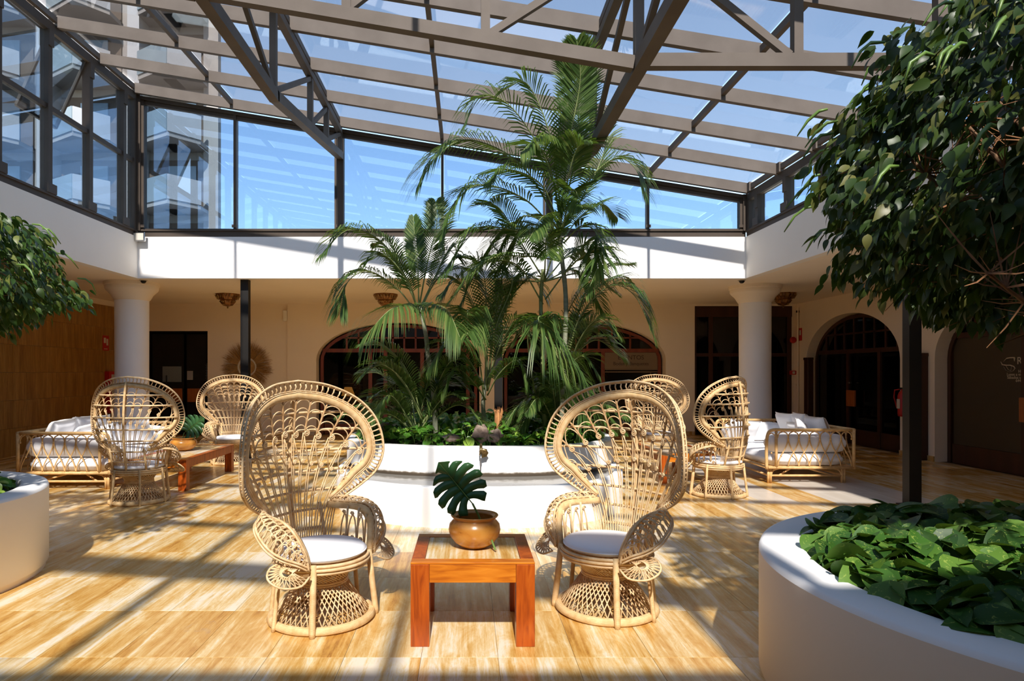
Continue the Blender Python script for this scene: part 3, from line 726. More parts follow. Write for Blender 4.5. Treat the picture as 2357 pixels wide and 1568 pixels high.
MB().lathe([(.10, 1.10), (.19, .86), (.185, .86), (.095, 1.10)], 24).build('shade', M['lamp_glow'], t, True)
MB().lathe([(0, .62), (.09, .62), (.09, .65), (.025, .68), (.05, .76), (.02, .86), (.015, 1.0), (0, 1.0)], 20).build('base', M['brass'], t, True)
t = thing('side_table', 'dark round side table carrying the lit lamp behind the arched window', 'table', (-3.3, 18.1, 0))
MB().lathe([(0, .58), (.3, .58), (.3, .62), (0, .62)], 24).build('top', M['dark_wood'], t)
for k in range(3): MB().tube([(.22 * math.cos(k * 2.1), .22 * math.sin(k * 2.1), 0), (.1 * math.cos(k * 2.1), .1 * math.sin(k * 2.1), .58)], .02).build('leg', M['dark_wood'], t)
def dome_cam(x, y, label):
    t = thing('dome_camera', label, 'camera', (x, y, ZC))
    MB().lathe([(.07, 0), (.07, -.012), (0, -.012)], 20).build('mount', M['pale'], t); MB().lathe([(.05, -.012), (.045, -.035), (.025, -.055), (0, -.06)], 20).build('dome', M['black'], t, True)
dome_cam(-5.77, 11.62, 'small dark dome camera above the left column capital'); dome_cam(4.9, 11.62, 'small dark dome camera above the right column capital')
t = thing('floodlight', 'small square floodlight at the left corner of the court glazing', 'lamp', (XL + .05, YB - .07, ZT - .03))
MB().bbox(-.09, .13, -.05, 0, -.07, .09, .008).build('housing', M['chrome'], t); MB().box(-.07, .11, -.056, -.05, -.05, .07).build('lens', M['pale'], t)

# ------------------------------------------------------------------ planters
def round_planter(cx, cy, r, h, wt_, label, zsoil):
    t = thing('round_planter', label, 'planter', (cx, cy, 0))
    MB().lathe([(r - .02, 0), (r - .012, .04), (r, .05), (r, h - .025)], 128).build('outer_wall', M['planter_bounce'], t, True)
    MB().lathe([(r, h - .025), (r - .008, h - .007), (r - .025, h), (r - wt_ + .025, h), (r - wt_ + .008, h - .007), (r - wt_, h - .03), (r - wt_, zsoil - .05)], 128).build('rim', M['white'], t, True)
    MB().lathe([(r - wt_ + .01, zsoil), (.6, zsoil + .03), (0, zsoil + .05)], 40).build('soil', M['soil'], t, True)
    return t
round_planter(2.87, 2.84, 1.46, .656, .22, 'large round white planter full of pothos in the right foreground', .58)
round_planter(-4.42, 4.67, 1.2, .656, .2, 'round white planter at the left edge of the court', .58)

def sell(cx, cy, a, b, n, k, N, off=0.0, a0=0, a1=2 * PI):
    out = []
    for i in range(N):
        th = a0 + (a1 - a0) * i / (N if abs(a1 - a0 - 2 * PI) < 1e-6 else N - 1); c, s = math.cos(th), math.sin(th)
        out.append((cx + (a - off) * abs(c) ** (2 / n) * (1 if c > 0 else -1), cy + (b - off) * abs(s) ** (2 / n) * (1 if s > 0 else -1)))
    return out
PB = (.17, 8.85, 1.75, 1.56, 2.5)
def bed(off=0., N=120): return sell(*PB, 0, N, off)
t = thing('palm_planter', 'tall white curved planter holding the palms in the middle of the court', 'planter', (0, 0, 0))
q = MB(); rings = []
for off, z in ((0, 0), (0, .675), (.008, .692), (.025, .70), (.12, .70), (.14, .69), (.14, .55)): rings.append([(x, y, z) for x, y in bed(off)])
q.loft(rings).build('wall', M['planter_wall'], t, True)
q = MB(); q.loft([[(x, y, .62) for x, y in bed(.13)], [(x, y, .67) for x, y in bed(.7)], [(x, y, .68) for x, y in bed(1.3)]], True, False, True).build('soil', M['soil'], t, True)
BB = (.15, 8.2, 1.72, 1.80, 2.4)
t = thing('fountain_basin', 'low curved white fountain basin in front of the palm planter', 'basin', (0, 0, 0))
q = MB(); rings = []
for off, z in ((.0, 0), (.0, .385), (.008, .397), (.02, .40), (.09, .40), (.10, .395), (.11, .2)): rings.append([(x, y, z) for x, y in sell(*BB, 0, 90, off, PI * .99, PI * 2.01)])
q.loft(rings, False).build('wall', M['white'], t, True)
wp = sell(*BB, 0, 60, .10, PI * .99, PI * 2.01)
MB().add([(x, y, .365) for x, y in wp], [tuple(range(len(wp)))]).build('water', M['water'], t)
# brass spout with its trickle
sx, sy = (1107 - CX) * 7.2 / F, 7.2
t = thing('fountain_spout', 'small brass spout with a shell plate pouring on the planter wall', 'spout', (sx, sy, 0))
MB().tube([(0, .12, .70), (0, .04, .73), (0, -.05, .70), (0, -.065, .64)], [.014, .016, .016, .012], 8).build('pipe', M['brass'], t, True)
o = MB().lathe([(0, .0), (.03, .008), (.05, .0), (.052, -.006), (0, -.01)], 14, lobes=7, lamp=.08).build('shell', M['brass'], t, True, (.03, .02, .64)); o.rotation_euler = (R(90), 0, 0)
MB().tube([(0, -.065, .64), (-.002, -.08, .58), (-.008, -.085, .48), (-.012, -.087, .37)], [.008, .005, .006, .009], 6).build('water_trickle', M['chrome'], t, True)
def rock(x, y, z, s, label, mat='rock'):
    vs, fs = [], []; bm_ = MB(); N = 10
    rings = []
    for i in range(1, 7):
        a = PI * i / 7; rings.append([(Vector((math.sin(a) * math.cos(2 * PI * k / N), math.sin(a) * math.sin(2 * PI * k / N), math.cos(a)))) for k in range(N)])
    rr = [[Vector((v.x * s[0], v.y * s[1], v.z * s[2])) * (1 + .55 * mnoise.noise(v * 1.6 + Vector((x * 7, y, z)))) for v in r] for r in rings]
    bm_.loft(rr, True, True, True); o = bm_.build('rock', M[mat], None, False, (x, y, z)); return tag(o, label, 'rock', 'rocks at the planter edge')
for px, py, Y, s, lb in ((1040, 1008, 7.5, (.10, .08, .05), 'reddish lava rock at the planter edge, left of the spout'), (1107, 1000, 7.55, (.10, .09, .11), 'grey brown lava rock directly above the brass spout'),
                         (1142, 1005, 7.5, (.085, .08, .08), 'pale grey rock at the planter edge, right of the spout'), (890, 985, 8.1, (.09, .08, .06), 'pale rock at the left end of the palm planter')):
    v = P(px, py, Y); rock(v.x, v.y, v.z, s, lb)
# ------------------------------------------------------------------ peacock armchair (faces local -Y)
def clamp(x, a=0, b=1): return max(a, min(b, x))
def BS(u, z, off=0.0):
    """point of the curved, leaning backrest surface; off = distance towards the sitter"""
    Rr = lerp(.27, .70, clamp((z - .42) / .30)); yb = .250 + .06 * math.sin(PI * clamp((z - .42) / 1.06)); a = u / Rr
    return Vector(((Rr - off) * math.sin(a), yb - Rr + (Rr - off) * math.cos(a), z))
def outline():
    r = [(0, 1.485), (.23, 1.455), (.45, 1.36), (.60, 1.21), (.66, 1.02), (.615, .87), (.50, .765), (.375, .69), (.28, .645)]
    half = catmull([(a, b, 0) for a, b in r], 40)
    return [(-p.x, p.y) for p in reversed(half[1:])] + [(p.x, p.y) for p in half]
OL = outline()
def inset(d, taper=True):
    out = []; m = len(OL)
    for i in range(m):
        a, b = OL[max(i - 1, 0)], OL[min(i + 1, m - 1)]; tx, tz = b[0] - a[0], b[1] - a[1]; L = math.hypot(tx, tz)
        k = min(1, .45 + 4.5 * (OL[i][1] - .645)) if taper else 1
        out.append((OL[i][0] + tz / L * -1 * -d * k * 1.0 if False else OL[i][0] + tz / L * d * k, OL[i][1] - tx / L * d * k))
    return out
IN1, IN2 = inset(.072), inset(.118)
def inner_hit(u0, u1, z0, z1):
    """does the segment cross the inner outline?"""
    for (ax, az), (bx, bz_) in zip(IN2[:-1], IN2[1:]):
        d = (u1 - u0) * (bz_ - az) - (z1 - z0) * (bx - ax)
        if abs(d) < 1e-9: continue
        s = ((ax - u0) * (bz_ - az) - (az - z0) * (bx - ax)) / d; t_ = ((ax - u0) * (z1 - z0) - (az - z0) * (u1 - u0)) / d
        if 0 <= s <= 1 and 0 <= t_ <= 1: return s
    return None
KN = 7
def rib(k):
    """2D path of rib k from the seat to the inner outline"""
    a = R(k * 15.4); u0 = k * .031; d = (math.sin(a), math.cos(a)); c0 = (0, .93)
    s = inner_hit(c0[0], c0[0] + d[0], c0[1], c0[1] + d[1]) or .4
    e = (c0[0] + d[0] * s, c0[1] + d[1] * s); cpt = (u0 * 1.25 + k * .004, lerp(.90, .70, abs(k) / KN))
    return [(lerp(lerp(u0, cpt[0], t_), lerp(cpt[0], e[0], t_), t_), lerp(lerp(.41, cpt[1], t_), lerp(cpt[1], e[1], t_), t_)) for t_ in [i / 40 for i in range(41)]]
RIBS = {k: rib(k) for k in range(-KN, KN + 1)}
def rp(k, s):
    s = clamp(s) * 40; i = min(int(s), 39); f = s - i; a, b = RIBS[k][i], RIBS[k][i + 1]; return (lerp(a[0], b[0], f), lerp(a[1], b[1], f))
def s_at_row(k, rad):
    """parameter where rib k leaves the ellipse-shaped row"""
    for i in range(41):
        u, z = RIBS[k][i]
        if (u / (rad * 1.15)) ** 2 + ((z - .48) / rad) ** 2 > 1 and z > .5: return i / 40
    return 1
def spiral(q, u, z, r, flip=1, tilt=0, off=.02, turns=1.9, rr=.0050):
    pts = []
    for i in range(22):
        t_ = i / 21; a = tilt + flip * t_ * turns * 2 * PI; ra = r * (1 - .86 * t_); pts.append(BS(u + ra * math.cos(a), z + ra * math.sin(a), off))
    q.tube(pts, rr, 5)
def make_chair():
    t = thing('peacock_chair', 'x', 'chair', (0, 0, 0), 0, 'rattan peacock armchairs in the court')
    ra, wr_, rd = M['rattan'], M['rattan_wrap'], M['rattan_dark']
    # base: flared strands, waist and bottom rings
    q = MB(); N = 46
    prof = lambda r0, z0, r1, z1, tw, k: [Vector((lerp(r0, r1, i / 4) * 1 * math.cos(2 * PI * k / N + tw * i / 4), lerp(r0, r1, i / 4) * math.sin(2 * PI * k / N + tw * i / 4), lerp(z0, z1, i / 4))) for i in range(5)]
    def strand(r0, z0, r1, z1, tw, k):
        a, b = 2 * PI * k / N, 2 * PI * k / N + tw
        A = Vector((r0 * math.cos(a), r0 * math.sin(a), z0)); B = Vector((r1 * math.cos(b), r1 * math.sin(b), z1)); return [A, A.lerp(B, .5), B]
    for k in range(N):
        q.tube(strand(.155, .245, .30, .035, .62, k), .0042, 4); q.tube(strand(.15, .245, .298, .035, -.62, k), .0042, 4)
        q.tube(strand(.155, .245, .25, .37, -.95, k), .0052, 4)
        if k % 2: q.tube(strand(.15, .245, .232, .37, .8, k), .0045, 4)
    stuffpart(q.build('woven_strands', ra, t, True))
    q = MB(); q.tube([(.157 * math.cos(a), .157 * math.sin(a), .25) for a in [2 * PI * k / 32 for k in range(32)]], .008, 6, True)
    q.tube([(.157 * math.cos(a), .157 * math.sin(a), .235) for a in [2 * PI * k / 32 for k in range(32)]], .008, 6, True); q.build('waist_ring', ra, t, True)
    q = MB(); q.lathe([(.288, .008), (.322, .004), (.335, .016), (.328, .042), (.308, .052), (.288, .045)], 56, closed=True); q.build('base_ring', wr_, t, True)
    q = MB()
    for z, r, th in ((.352, .282, .011), (.374, .292, .011), (.396, .288, .011)): q.tube([(r * math.cos(a), r * math.sin(a), z) for a in [2 * PI * k / 48 for k in range(48)]], th, 6, True)
    q.build('seat_ring', ra, t, True)
    q = MB()
    for k in range(-9, 10):
        h = math.sqrt(max(0, .28 ** 2 - (k * .027) ** 2)); q.bar((k * .027, -h, .392), (k * .027, h, .392), .02, .006)
    stuffpart(q.build('seat_slats', ra, t))
    q = MB(); cp = [(.22, .402), (.256, .406), (.276, .420), (.275, .438), (.256, .453), (.19, .464), (.09, .469), (0, .470)]
    q.lathe([(0, .402)] + cp, 48); c_ = q.build('cushion', M['cloth'], t, True)
    q = MB(); q.tube([(.277 * math.cos(a), .277 * math.sin(a), .428) for a in [2 * PI * k / 48 for k in range(48)]], .004, 5, True); q.build('piping', M['cloth'], c_, True)
    # legs: two wide wrapped front ones, four thinner ones
    for a, r in ((-90 - 49, .020), (-90 + 49, .020), (-90 - 96, .0145), (-90 + 96, .0145), (-90 - 150, .0145), (-90 + 150, .0145)):
        ca, sa = math.cos(R(a)), math.sin(R(a))
        MB().tube([(.338 * ca, .338 * sa, .0), (.335 * ca, .335 * sa, .03), (.312 * ca, .312 * sa, .22), (.293 * ca, .293 * sa, .41)], [r * .9, r, r, r * .95], 8).build('leg', wr_, t, True)
    # backrest frame: outer hoops with the pierced band, wrapped inner band
    q = MB()
    q.tube([BS(u, z, .012) for u, z in inset(.0)], .0072, 6); q.tube([BS(u, z, -.006) for u, z in inset(.010)], .005, 5)
    q.tube([BS(u, z, .018) for u, z in inset(.062)], .005, 5)
    q.tube([BS(u, z, .022) for u, z in inset(.073)], .0055, 5)
    q.build('outer_hoop', ra, t, True)
    q = MB(); a_, b_ = inset(.006), inset(.066); m = len(OL)
    nr = 84
    for i in range(nr):
        f = (i + .5) / nr * (m - 1); j = min(int(f), m - 2); g = f - j; j2 = min(j + 2, m - 1)
        A = (lerp(a_[j][0], a_[j + 1][0], g), lerp(a_[j][1], a_[j + 1][1], g)); B = (lerp(b_[j][0], b_[j + 1][0], g), lerp(b_[j][1], b_[j + 1][1], g))
        mid = ((A[0] + B[0]) / 2, (A[1] + B[1]) / 2)
        q.tube([BS(*A, .0), BS(*mid, .022), BS(*B, .012)], [.0062, .0048, .0062], 5)
        dx, dz = (b_[j2][0] - b_[j][0]) * .42, (b_[j2][1] - b_[j][1]) * .42
        q.tube([BS(A[0], A[1], .014), BS(A[0] + dx, A[1] + dz, .004)], .0042, 4); q.tube([BS(B[0], B[1], .02), BS(B[0] + dx, B[1] + dz, .01)], .004, 4)
    stuffpart(q.build('pierced_band', ra, t, True))
    q = MB(); A_, B_ = inset(.078), inset(.121)
    rings = [[BS(*a, .026), BS((a[0] + b[0]) / 2, (a[1] + b[1]) / 2, .034), BS(*b, .026), BS(*b, .004), BS(*a, .004)] for a, b in zip(A_, B_)]
    q.loft(rings, True, True, True).build('wrapped_band', wr_, t, True)
    # ribs, rows of spirals, scallop loops
    q = MB(); st = MB(); sp = MB(); lp = MB(); v_ = MB()
    row = {k: s_at_row(k, .64) for k in RIBS}
    for k in RIBS:
        n_ = 14; s1 = row[k]
        for off in (-.008, .008):
            q.tube([BS(u + off * (1 if True else 0), z, .012) for u, z in [rp(k, s1 * i / n_) for i in range(n_ + 1)]], .0044, 5)
        if s1 < .96: st.tube([BS(u, z, .016) for u, z in [rp(k, lerp(s1, 1, i / 8)) for i in range(9)]], [.0072] * 8 + [.006], 5)
        u, z = rp(k, s1)
        if s1 < .97: spiral(sp, u + .012, z - .004, .023, 1 if k < 0 else -1, PI * .5, .022)
        for (sr, rr_) in ((.62, .016), ):
            u2, z2 = rp(k, s1 * .74); spiral(sp, u2 + .012, z2, .015, 1, 0, .022, 1.6, .005)
        for dk in (1,):
            if k + dk in RIBS:
                v_.tube([BS(*rp(k, s1 * .97), .018), BS(*[lerp(a, b, .35) for a, b in zip(rp(k, s1 * .86), rp(k + dk, s1 * .86))], .02), BS(*rp(k + dk, row[k + dk] * .72), .018)], .0034, 4)
        if k + 1 in RIBS:
            s2 = row[k + 1]; sa_ = max(s1, 0); L = math.hypot(rp(k, 1)[0] - rp(k, s1)[0], rp(k, 1)[1] - rp(k, s1)[1]); nl = max(1, int(L / .048))
            if min(s1, s2) > .93: nl = 1
            for j in range(nl):
                f0 = (j + .05) / nl; f1 = min(1, (j + 1.0) / nl + .0)
                a0, a1 = rp(k, lerp(s1, 1, f0)), rp(k, lerp(s1, 1, f1)); b0_, b1_ = rp(k + 1, lerp(s2, 1, f0)), rp(k + 1, lerp(s2, 1, f1))
                pts = []
                for i in range(11):
                    th = PI * i / 10; w0 = (1 - math.cos(th)) / 2; h = math.sin(th)
                    lo = (lerp(a0[0], b0_[0], w0), lerp(a0[1], b0_[1], w0)); hi = (lerp(a1[0], b1_[0], w0), lerp(a1[1], b1_[1], w0))
                    pts.append(BS(lerp(lo[0], hi[0], h * 1.0), lerp(lo[1], hi[1], h * 1.0), .012 + .012 * h))
                lp.tube(pts, .0042, 5)
    stuffpart(q.build('rib_rods', ra, t, True)); stuffpart(st.build('wrapped_stems', rd, t, True)); stuffpart(sp.build('spirals', ra, t, True))
    stuffpart(lp.build('scallop_loops', ra, t, True)); stuffpart(v_.build('thin_crossing_rods', ra, t, True))
    # side loops low on the fan
    q = MB()
    for sx_ in (-1, 1):
        for (u, z, r) in ((.47, .86, .045), (.39, .775, .035)):
            q.tube([BS(sx_ * (u + r * math.cos(a)), z + 1.2 * r * math.sin(a), .016) for a in [2 * PI * i / 14 for i in range(14)]], .005, 5, True)
    stuffpart(q.build('side_loops', ra, t, True))
    # cross rods and spine behind
    for z in (.50, .62, .745, .875, 1.01, 1.15, 1.27):
        us = [u for u in [i / 100 for i in range(0, 66)] if inner_hit(0, u, z, z + 1e-5) is None]; um = max(us) + .02 if z > .66 else (.20 if z < .55 else .235)
        MB().tube([BS(-um + 2 * um * i / 20, z, -.008) for i in range(21)], .0095 if z > .55 else .011, 6).build('cross_rod', ra, t, True)
    MB().tube([BS(0, z, -.024) for z in [.36 + 1.06 * i / 12 for i in range(13)]], [.014] * 12 + [.010], 7).build('spine', wr_, t, True)
    for sx_ in (-1, 1):
        MB().tube([BS(sx_ * .20, z, -.012) for z in (.36, .5, .66)] , .013, 7).build('back_stile', wr_, t, True)
    # arms
    for sx_ in (-1, 1):
        def mp(p): return Vector((sx_ * p[0], p[1], p[2]))
        top = catmull([BS(.262, .655), (.285, .12, .655), (.308, .03, .657), (.320, -.05, .650), (.314, -.115, .618), (.292, -.165, .55), (.262, -.192, .46), (.246, -.196, .37)], 30)
        bn = t
        q = MB(); inn = [Vector((p.x * .93 - .006, p.y * .93 + .008, p.z - .028 if p.z > .6 else p.z)) for p in top]
        rings = []
        for p, i_ in zip(top, inn):
            o_ = Vector((0, 0, .012)); rings.append([mp(p + Vector((.010, 0, .006))), mp(p + Vector((-.012, .004, .008))), mp(i_ + Vector((-.010, .006, 0))), mp(i_ + Vector((.010, 0, -.004)))])
        a_ = q.loft(rings, True, True, True).build('arm_band', wr_, bn, True)
        # outward rolled pierced ear
        out = catmull([(.300, .17, .655), (.385, .13, .652), (.445, .05, .625), (.462, -.03, .575), (.445, -.10, .520), (.39, -.15, .475), (.32, -.185, .44), (.255, -.20, .40)], 30)
        E = lambda a, b: top[min(30, int(a * 30))].lerp(out[min(30, int(a * 30))], b) + Vector((.02, -.01, .035)) * math.sin(b * PI)
        def Ei(a, b):
            f = clamp(a) * 30; i = min(int(f), 29); g = f - i
            return (top[i].lerp(top[i + 1], g)).lerp(out[i].lerp(out[i + 1], g), b) + Vector((.015, -.008, .045)) * math.sin(clamp(b) * PI)
        q = MB()
        for rr_, th in ((0, .008), (.012, .006)): q.tube([mp(p + Vector((rr_, 0, -rr_))) for p in out], th, 6)
        q.tube([mp(p + Vector((.014, -.004, .012))) for p in top], .008, 6)
        q.build('arm_rim', ra, bn, True)
        q = MB(); r2 = random.Random(5)
        for i in range(13):
            for j in range(3):
                a0 = (i + .5 + .5 * (j % 2)) / 14; b0_ = (j + .5) / 3; ra_ = .045; rb_ = .19
                ph = r2.uniform(0, 6)
                q.tube([mp(Ei(a0 + ra_ * math.cos(2 * PI * k / 10 + ph), b0_ + rb_ * math.sin(2 * PI * k / 10 + ph))) for k in range(10)], .0046, 4, True)
        for i in range(1, 14):
            q.tube([mp(Ei(i / 14 + .03 * math.sin(k), k / 5)) for k in range(6)], .0045, 4)
        # second, lower curl of the roll
        q2 = []
        low = catmull([(.27, -.18, .44), (.35, -.13, .45), (.44, -.09, .43), (.485, -.12, .38), (.45, -.19, .335), (.35, -.235, .325), (.27, -.22, .36)], 20)
        q.tube([mp(p) for p in low], .007, 5)
        for i in range(0, 20, 1): q.tube([mp(low[i]), mp(low[i].lerp(Vector((.37, -.16, .385)), .6) + Vector((0, 0, .012))), mp(low[(i + 7) % 21])], .004, 4)
        stuffpart(q.build('pierced_arm_roll', ra, bn, True))
        # inside panel of the arm: uprights, small arches and curls
        q = MB()
        for (x, y) in ((.268, .06), (.285, -.03), (.285, -.10)): q.tube([mp((x * .92, y, .40)), mp((x, y, .645 if y > -.08 else .61))], .008, 6)
        for (y0_, y1_) in ((.13, .06), (.06, -.03), (-.03, -.10)):
            q.tube([mp((.262 + .012 * math.sin(PI * i / 8), lerp(y0_, y1_, i / 8), .42 + (.17) * math.sin(PI * i / 8) ** .6)) for i in range(9)], .0052, 5)
            ym = (y0_ + y1_) / 2
            for zz in (.44, .60): q.tube([mp((.268, ym + .018 * (1 - i / 12) * math.cos(i * 1.0), zz + .018 * (1 - i / 12) * math.sin(i * 1.0))) for i in range(13)], .0045, 4)
        stuffpart(q.build('arm_panel', ra, bn, True))
        q = MB(); q.tube([mp(p) for p in ((.22, .16, .41), (.255, .02, .41), (.25, -.1, .41), (.22, -.18, .40))], .009, 6); q.build('arm_rail', ra, bn, True)
    return t
CH = make_chair()
def put_chair(x, y, face_deg, label, first=False):
    """face_deg: direction the sitter looks, measured from -Y (to the camera) towards +X"""
    c = CH if first else copy_tree(CH); c.location = (x, y, 0); c.rotation_euler = (0, 0, R(face_deg)); c['label'] = label; return c
put_chair(-.915, 4.11, 52, 'large rattan peacock armchair left of the near stone-topped table, in the foreground', True)
put_chair(.909, 4.25, -50, 'large rattan peacock armchair right of the near stone-topped table, in the foreground')
put_chair(-3.90, 7.75, 178, 'rattan peacock armchair seen from behind beside the left daybed')
put_chair(-3.95, 10.95, 13, 'rattan peacock armchair at the far end of the long left table, facing the camera')
put_chair(3.42, 11.7, -6, 'rattan peacock armchair at the far end of the right table, beyond the near right chair')
put_chair(3.14, 8.15, -142, 'rattan peacock armchair turned side-on beside the right daybed')

# ------------------------------------------------------------------ tables
def make_table(x0, x1, y0, y1, h, label, leg=.105, ins=.075):
    t = thing('stone_topped_table', label, 'table', ((x0 + x1) / 2, (y0 + y1) / 2, 0)); W, D = (x1 - x0) / 2, (y1 - y0) / 2
    tw, ap = M['table_wood'], M['apron_wood']
    for sx_ in (-1, 1):
        for sy_ in (-1, 1):
            a, b = sorted((sx_ * W, sx_ * (W - leg))); c, d = sorted((sy_ * D, sy_ * (D - leg)))
            MB().bbox(a, b, c, d, 0, h - .012, .003).build('leg', tw, t)
    for sy_ in (-1, 1):
        c, d = sorted((sy_ * (D - .002), sy_ * (D - .03))); MB().bbox(-W + leg + .001, W - leg - .001, c, d, h - .115, h - .012, .002).build('apron', ap, t)
    for sx_ in (-1, 1):
        c, d = sorted((sx_ * (W - .002), sx_ * (W - .03))); MB().bbox(c, d, -D + leg + .001, D - leg - .001, h - .115, h - .012, .002).build('apron', tw, t)
    MB().bbox(-W, W, -D, -D + ins, h - .012, h, .002).build('top_frame', ap, t); MB().bbox(-W, W, D - ins, D, h - .012, h, .002).build('top_frame', ap, t)
    MB().bbox(-W, -W + ins, -D + ins + .001, D - ins - .001, h - .012, h, .002).build('top_frame', tw, t); MB().bbox(W - ins, W, -D + ins + .001, D - ins - .001, h - .012, h, .002).build('top_frame', tw, t)
    n = max(1, round((2 * D - 2 * ins) / .55)); L = (2 * D - 2 * ins - .004) / n
    for k in range(n): MB().bbox(-W + ins + .002, W - ins - .002, -D + ins + .002 + k * L, -D + ins + .001 + (k + 1) * L, h - .02, h - .004, .001).build('stone_inlay', M['inlay'], t)
    return t
make_table(-.317, .381, 3.656, 4.30, .475, 'square orange wooden table with a travertine top in the foreground')
make_table(-4.38, -3.62, 8.40, 10.12, .41, 'long orange wooden table with a travertine top beside the left daybed')
make_table(2.66, 3.42, 8.95, 10.55, .41, 'long orange wooden table behind the near right chair', .105)

def make_pot(s=1.0):
    t = thing('wooden_pot', 'x', 'pot')
    pr = [(0, .012), (.06, .0), (.085, .004), (.125, .03), (.155, .07), (.165, .11), (.158, .145), (.135, .17), (.130, .176), (.146, .190), (.151, .197), (.148, .202), (.118, .188), (.116, .18), (.13, .15), (.12, .06), (.0, .04)]
    MB().lathe([(r * s, z * s) for r, z in pr], 48).build('bowl', M['pot_wood'], t, True); return t
tz = .475
pot = make_pot(.97); pot.location = (.046, 4.0, tz); pot['label'] = 'round turned wooden pot on the near table holding a monstera leaf'; pot['group'] = 'turned wooden pots'
pot2 = copy_tree(pot); pot2.location = (-4.07, 9.35, .41); pot2.scale = (1.15, 1.15, .95); pot2['label'] = 'turned wooden pot with dark swirls on the long left table'
def monstera(label, base, tipdir, size, tilt, stem_pts, rz=0, split=True):
    t = thing('monstera_leaf', label, 'plant', base); q = MB()
    # leaf in its own plane: midrib along +v, lobes to both sides
    def curve3(a, b): return Vector((a, -.22 * a * a / size - .12 * (b - .3 * size) ** 2 / size, b))
    nl = 6
    def O(f):       # heart outline from the base (f=0) to the tip (f=1)
        th = R(lerp(158, 0, f)); x = .50 * math.sin(th) * size; y = (.36 + .52 * math.cos(th)) * size
        if f > .8: y += .10 * ((f - .8) / .2) ** 2 * size
        return x, y
    for sx_ in (-1, 1):
        for i in range(nl):
            pts = []; K = 8; v0, v1 = .10 + .70 * (i / nl) ** 1.1, .10 + .70 * ((i + 1) / nl) ** 1.1; o0, o1 = O(i / nl), O((i + 1) / nl)
            for j in range(K + 1):
                f = j / K; g = .10 * clamp((f - .42) / .15) if split else 0
                if f > .9: g += .16
                A = (lerp(0, o0[0], f), lerp(v0 * size, o0[1], f)); B = (lerp(0, o1[0], f), lerp(v1 * size, o1[1], f))
                bow = .05 * size * math.sin(PI * f)
                ga = g if i > 0 else g * .3; gb = g if i < nl - 1 else 0
                A2 = (lerp(A[0], B[0], ga), lerp(A[1], B[1], ga) + bow); B2 = (lerp(B[0], A[0], gb), lerp(B[1], A[1], gb) + bow)
                pts.append([curve3(sx_ * A2[0], A2[1]), curve3(sx_ * B2[0], B2[1])])
            q.loft([[p[0], p[1], p[1] + Vector((0, .0015, 0)), p[0] + Vector((0, .0015, 0))] for p in pts], True, True, True)
    lf = q.build('blade', M['monstera'], t, True)
    q = MB(); q.tube([Vector((0, -.003 - .12 * (b - .3 * size) ** 2 / size, b)) for b in [size * i / 8 * .95 for i in range(9)]], [.004 - .0004 * i for i in range(9)], 5); mr = q.build('midrib', M['stalk'], t, True)
    att = Vector(stem_pts[-1])
    m_ = Matrix.Translation(att) @ Matrix.Rotation(rz, 4, 'Z') @ Matrix.Rotation(tilt[0], 4, 'X') @ Matrix.Rotation(tilt[1], 4, 'Y')
    lf.matrix_basis = m_; mr.matrix_basis = m_
    MB().tube(catmull(stem_pts, 10), .0065, 7).build('stalk', M['stalk'], t, True); return t
monstera('dark green split monstera leaf standing in the near wooden pot', (.046, 4.0, tz), 0, .335, (R(-10), R(-40)), [(.05, .0, .04), (.035, -.005, .16), (-.012, -.01, .262)])
monstera('green split monstera leaf standing in the far left wooden pot', (-4.07, 9.35, .41), 0, .37, (R(-8), R(52)), [(-.01, .0, .04), (-.01, .0, .16), (.01, 0, .25)])
t = thing('cut_stalk', 'short cut green leaf stalk leaning against the near wooden pot', 'stalk', (.17, 3.88, tz))
MB().tube([(0, 0, .006), (-.018, .012, .05), (-.03, .02, .085)], .006, 7).build('stem', M['stalk'], t); MB().tube([(.001, -.001, .004), (.0, 0, .008)], .0065, 7).build('cut_end', M['stump'], t)

# ------------------------------------------------------------------ daybeds (built for the right one; the left one mirrors it)
def pillow_mesh(w_, d_, h, name, seed, n=16, sag=.25):
    r_ = random.Random(seed); o = Vector((r_.uniform(0, 50), r_.uniform(0, 50), 0)); q = MB(); top, bot = [], []
    for i in range(n + 1):
        for j in range(n + 1):
            a, b = 2 * i / n - 1, 2 * j / n - 1
            e = (max(0, 1 - a ** 4) * max(0, 1 - b ** 4)) ** .5; px_ = a * (1 - .07 * (1 - b * b) * abs(a)); py_ = b * (1 - .07 * (1 - a * a) * abs(b))
            nz = mnoise.noise(Vector((a * 1.7, b * 1.7, 0)) + o) * .16 + mnoise.noise(Vector((a * 4, b * 4, 3)) + o) * .07
            top.append((px_ * w_ / 2, py_ * d_ / 2, h / 2 * (e * (1 + nz)) + .002)); bot.append((px_ * w_ / 2, py_ * d_ / 2, -h / 2 * (e * (1 + nz * .6)) - .002))
    N = n + 1; vs = top + bot; fs = []
    for i in range(n):
        for j in range(n):
            a = i * N + j; fs.append((a, a + N, a + N + 1, a + 1)); b = a + N * N; fs.append((b, b + 1, b + N + 1, b + N))
    bd = [i * N for i in range(n + 1)] + [n * N + j for j in range(1, n + 1)] + [i * N + n for i in range(n - 1, -1, -1)] + [j for j in range(n - 1, 0, -1)]
    for k in range(len(bd)): a, b = bd[k], bd[(k + 1) % len(bd)]; fs.append((a, b, b + N * N, a + N * N))
    q.add(vs, fs); return q.mesh(name, M['cloth'], True)
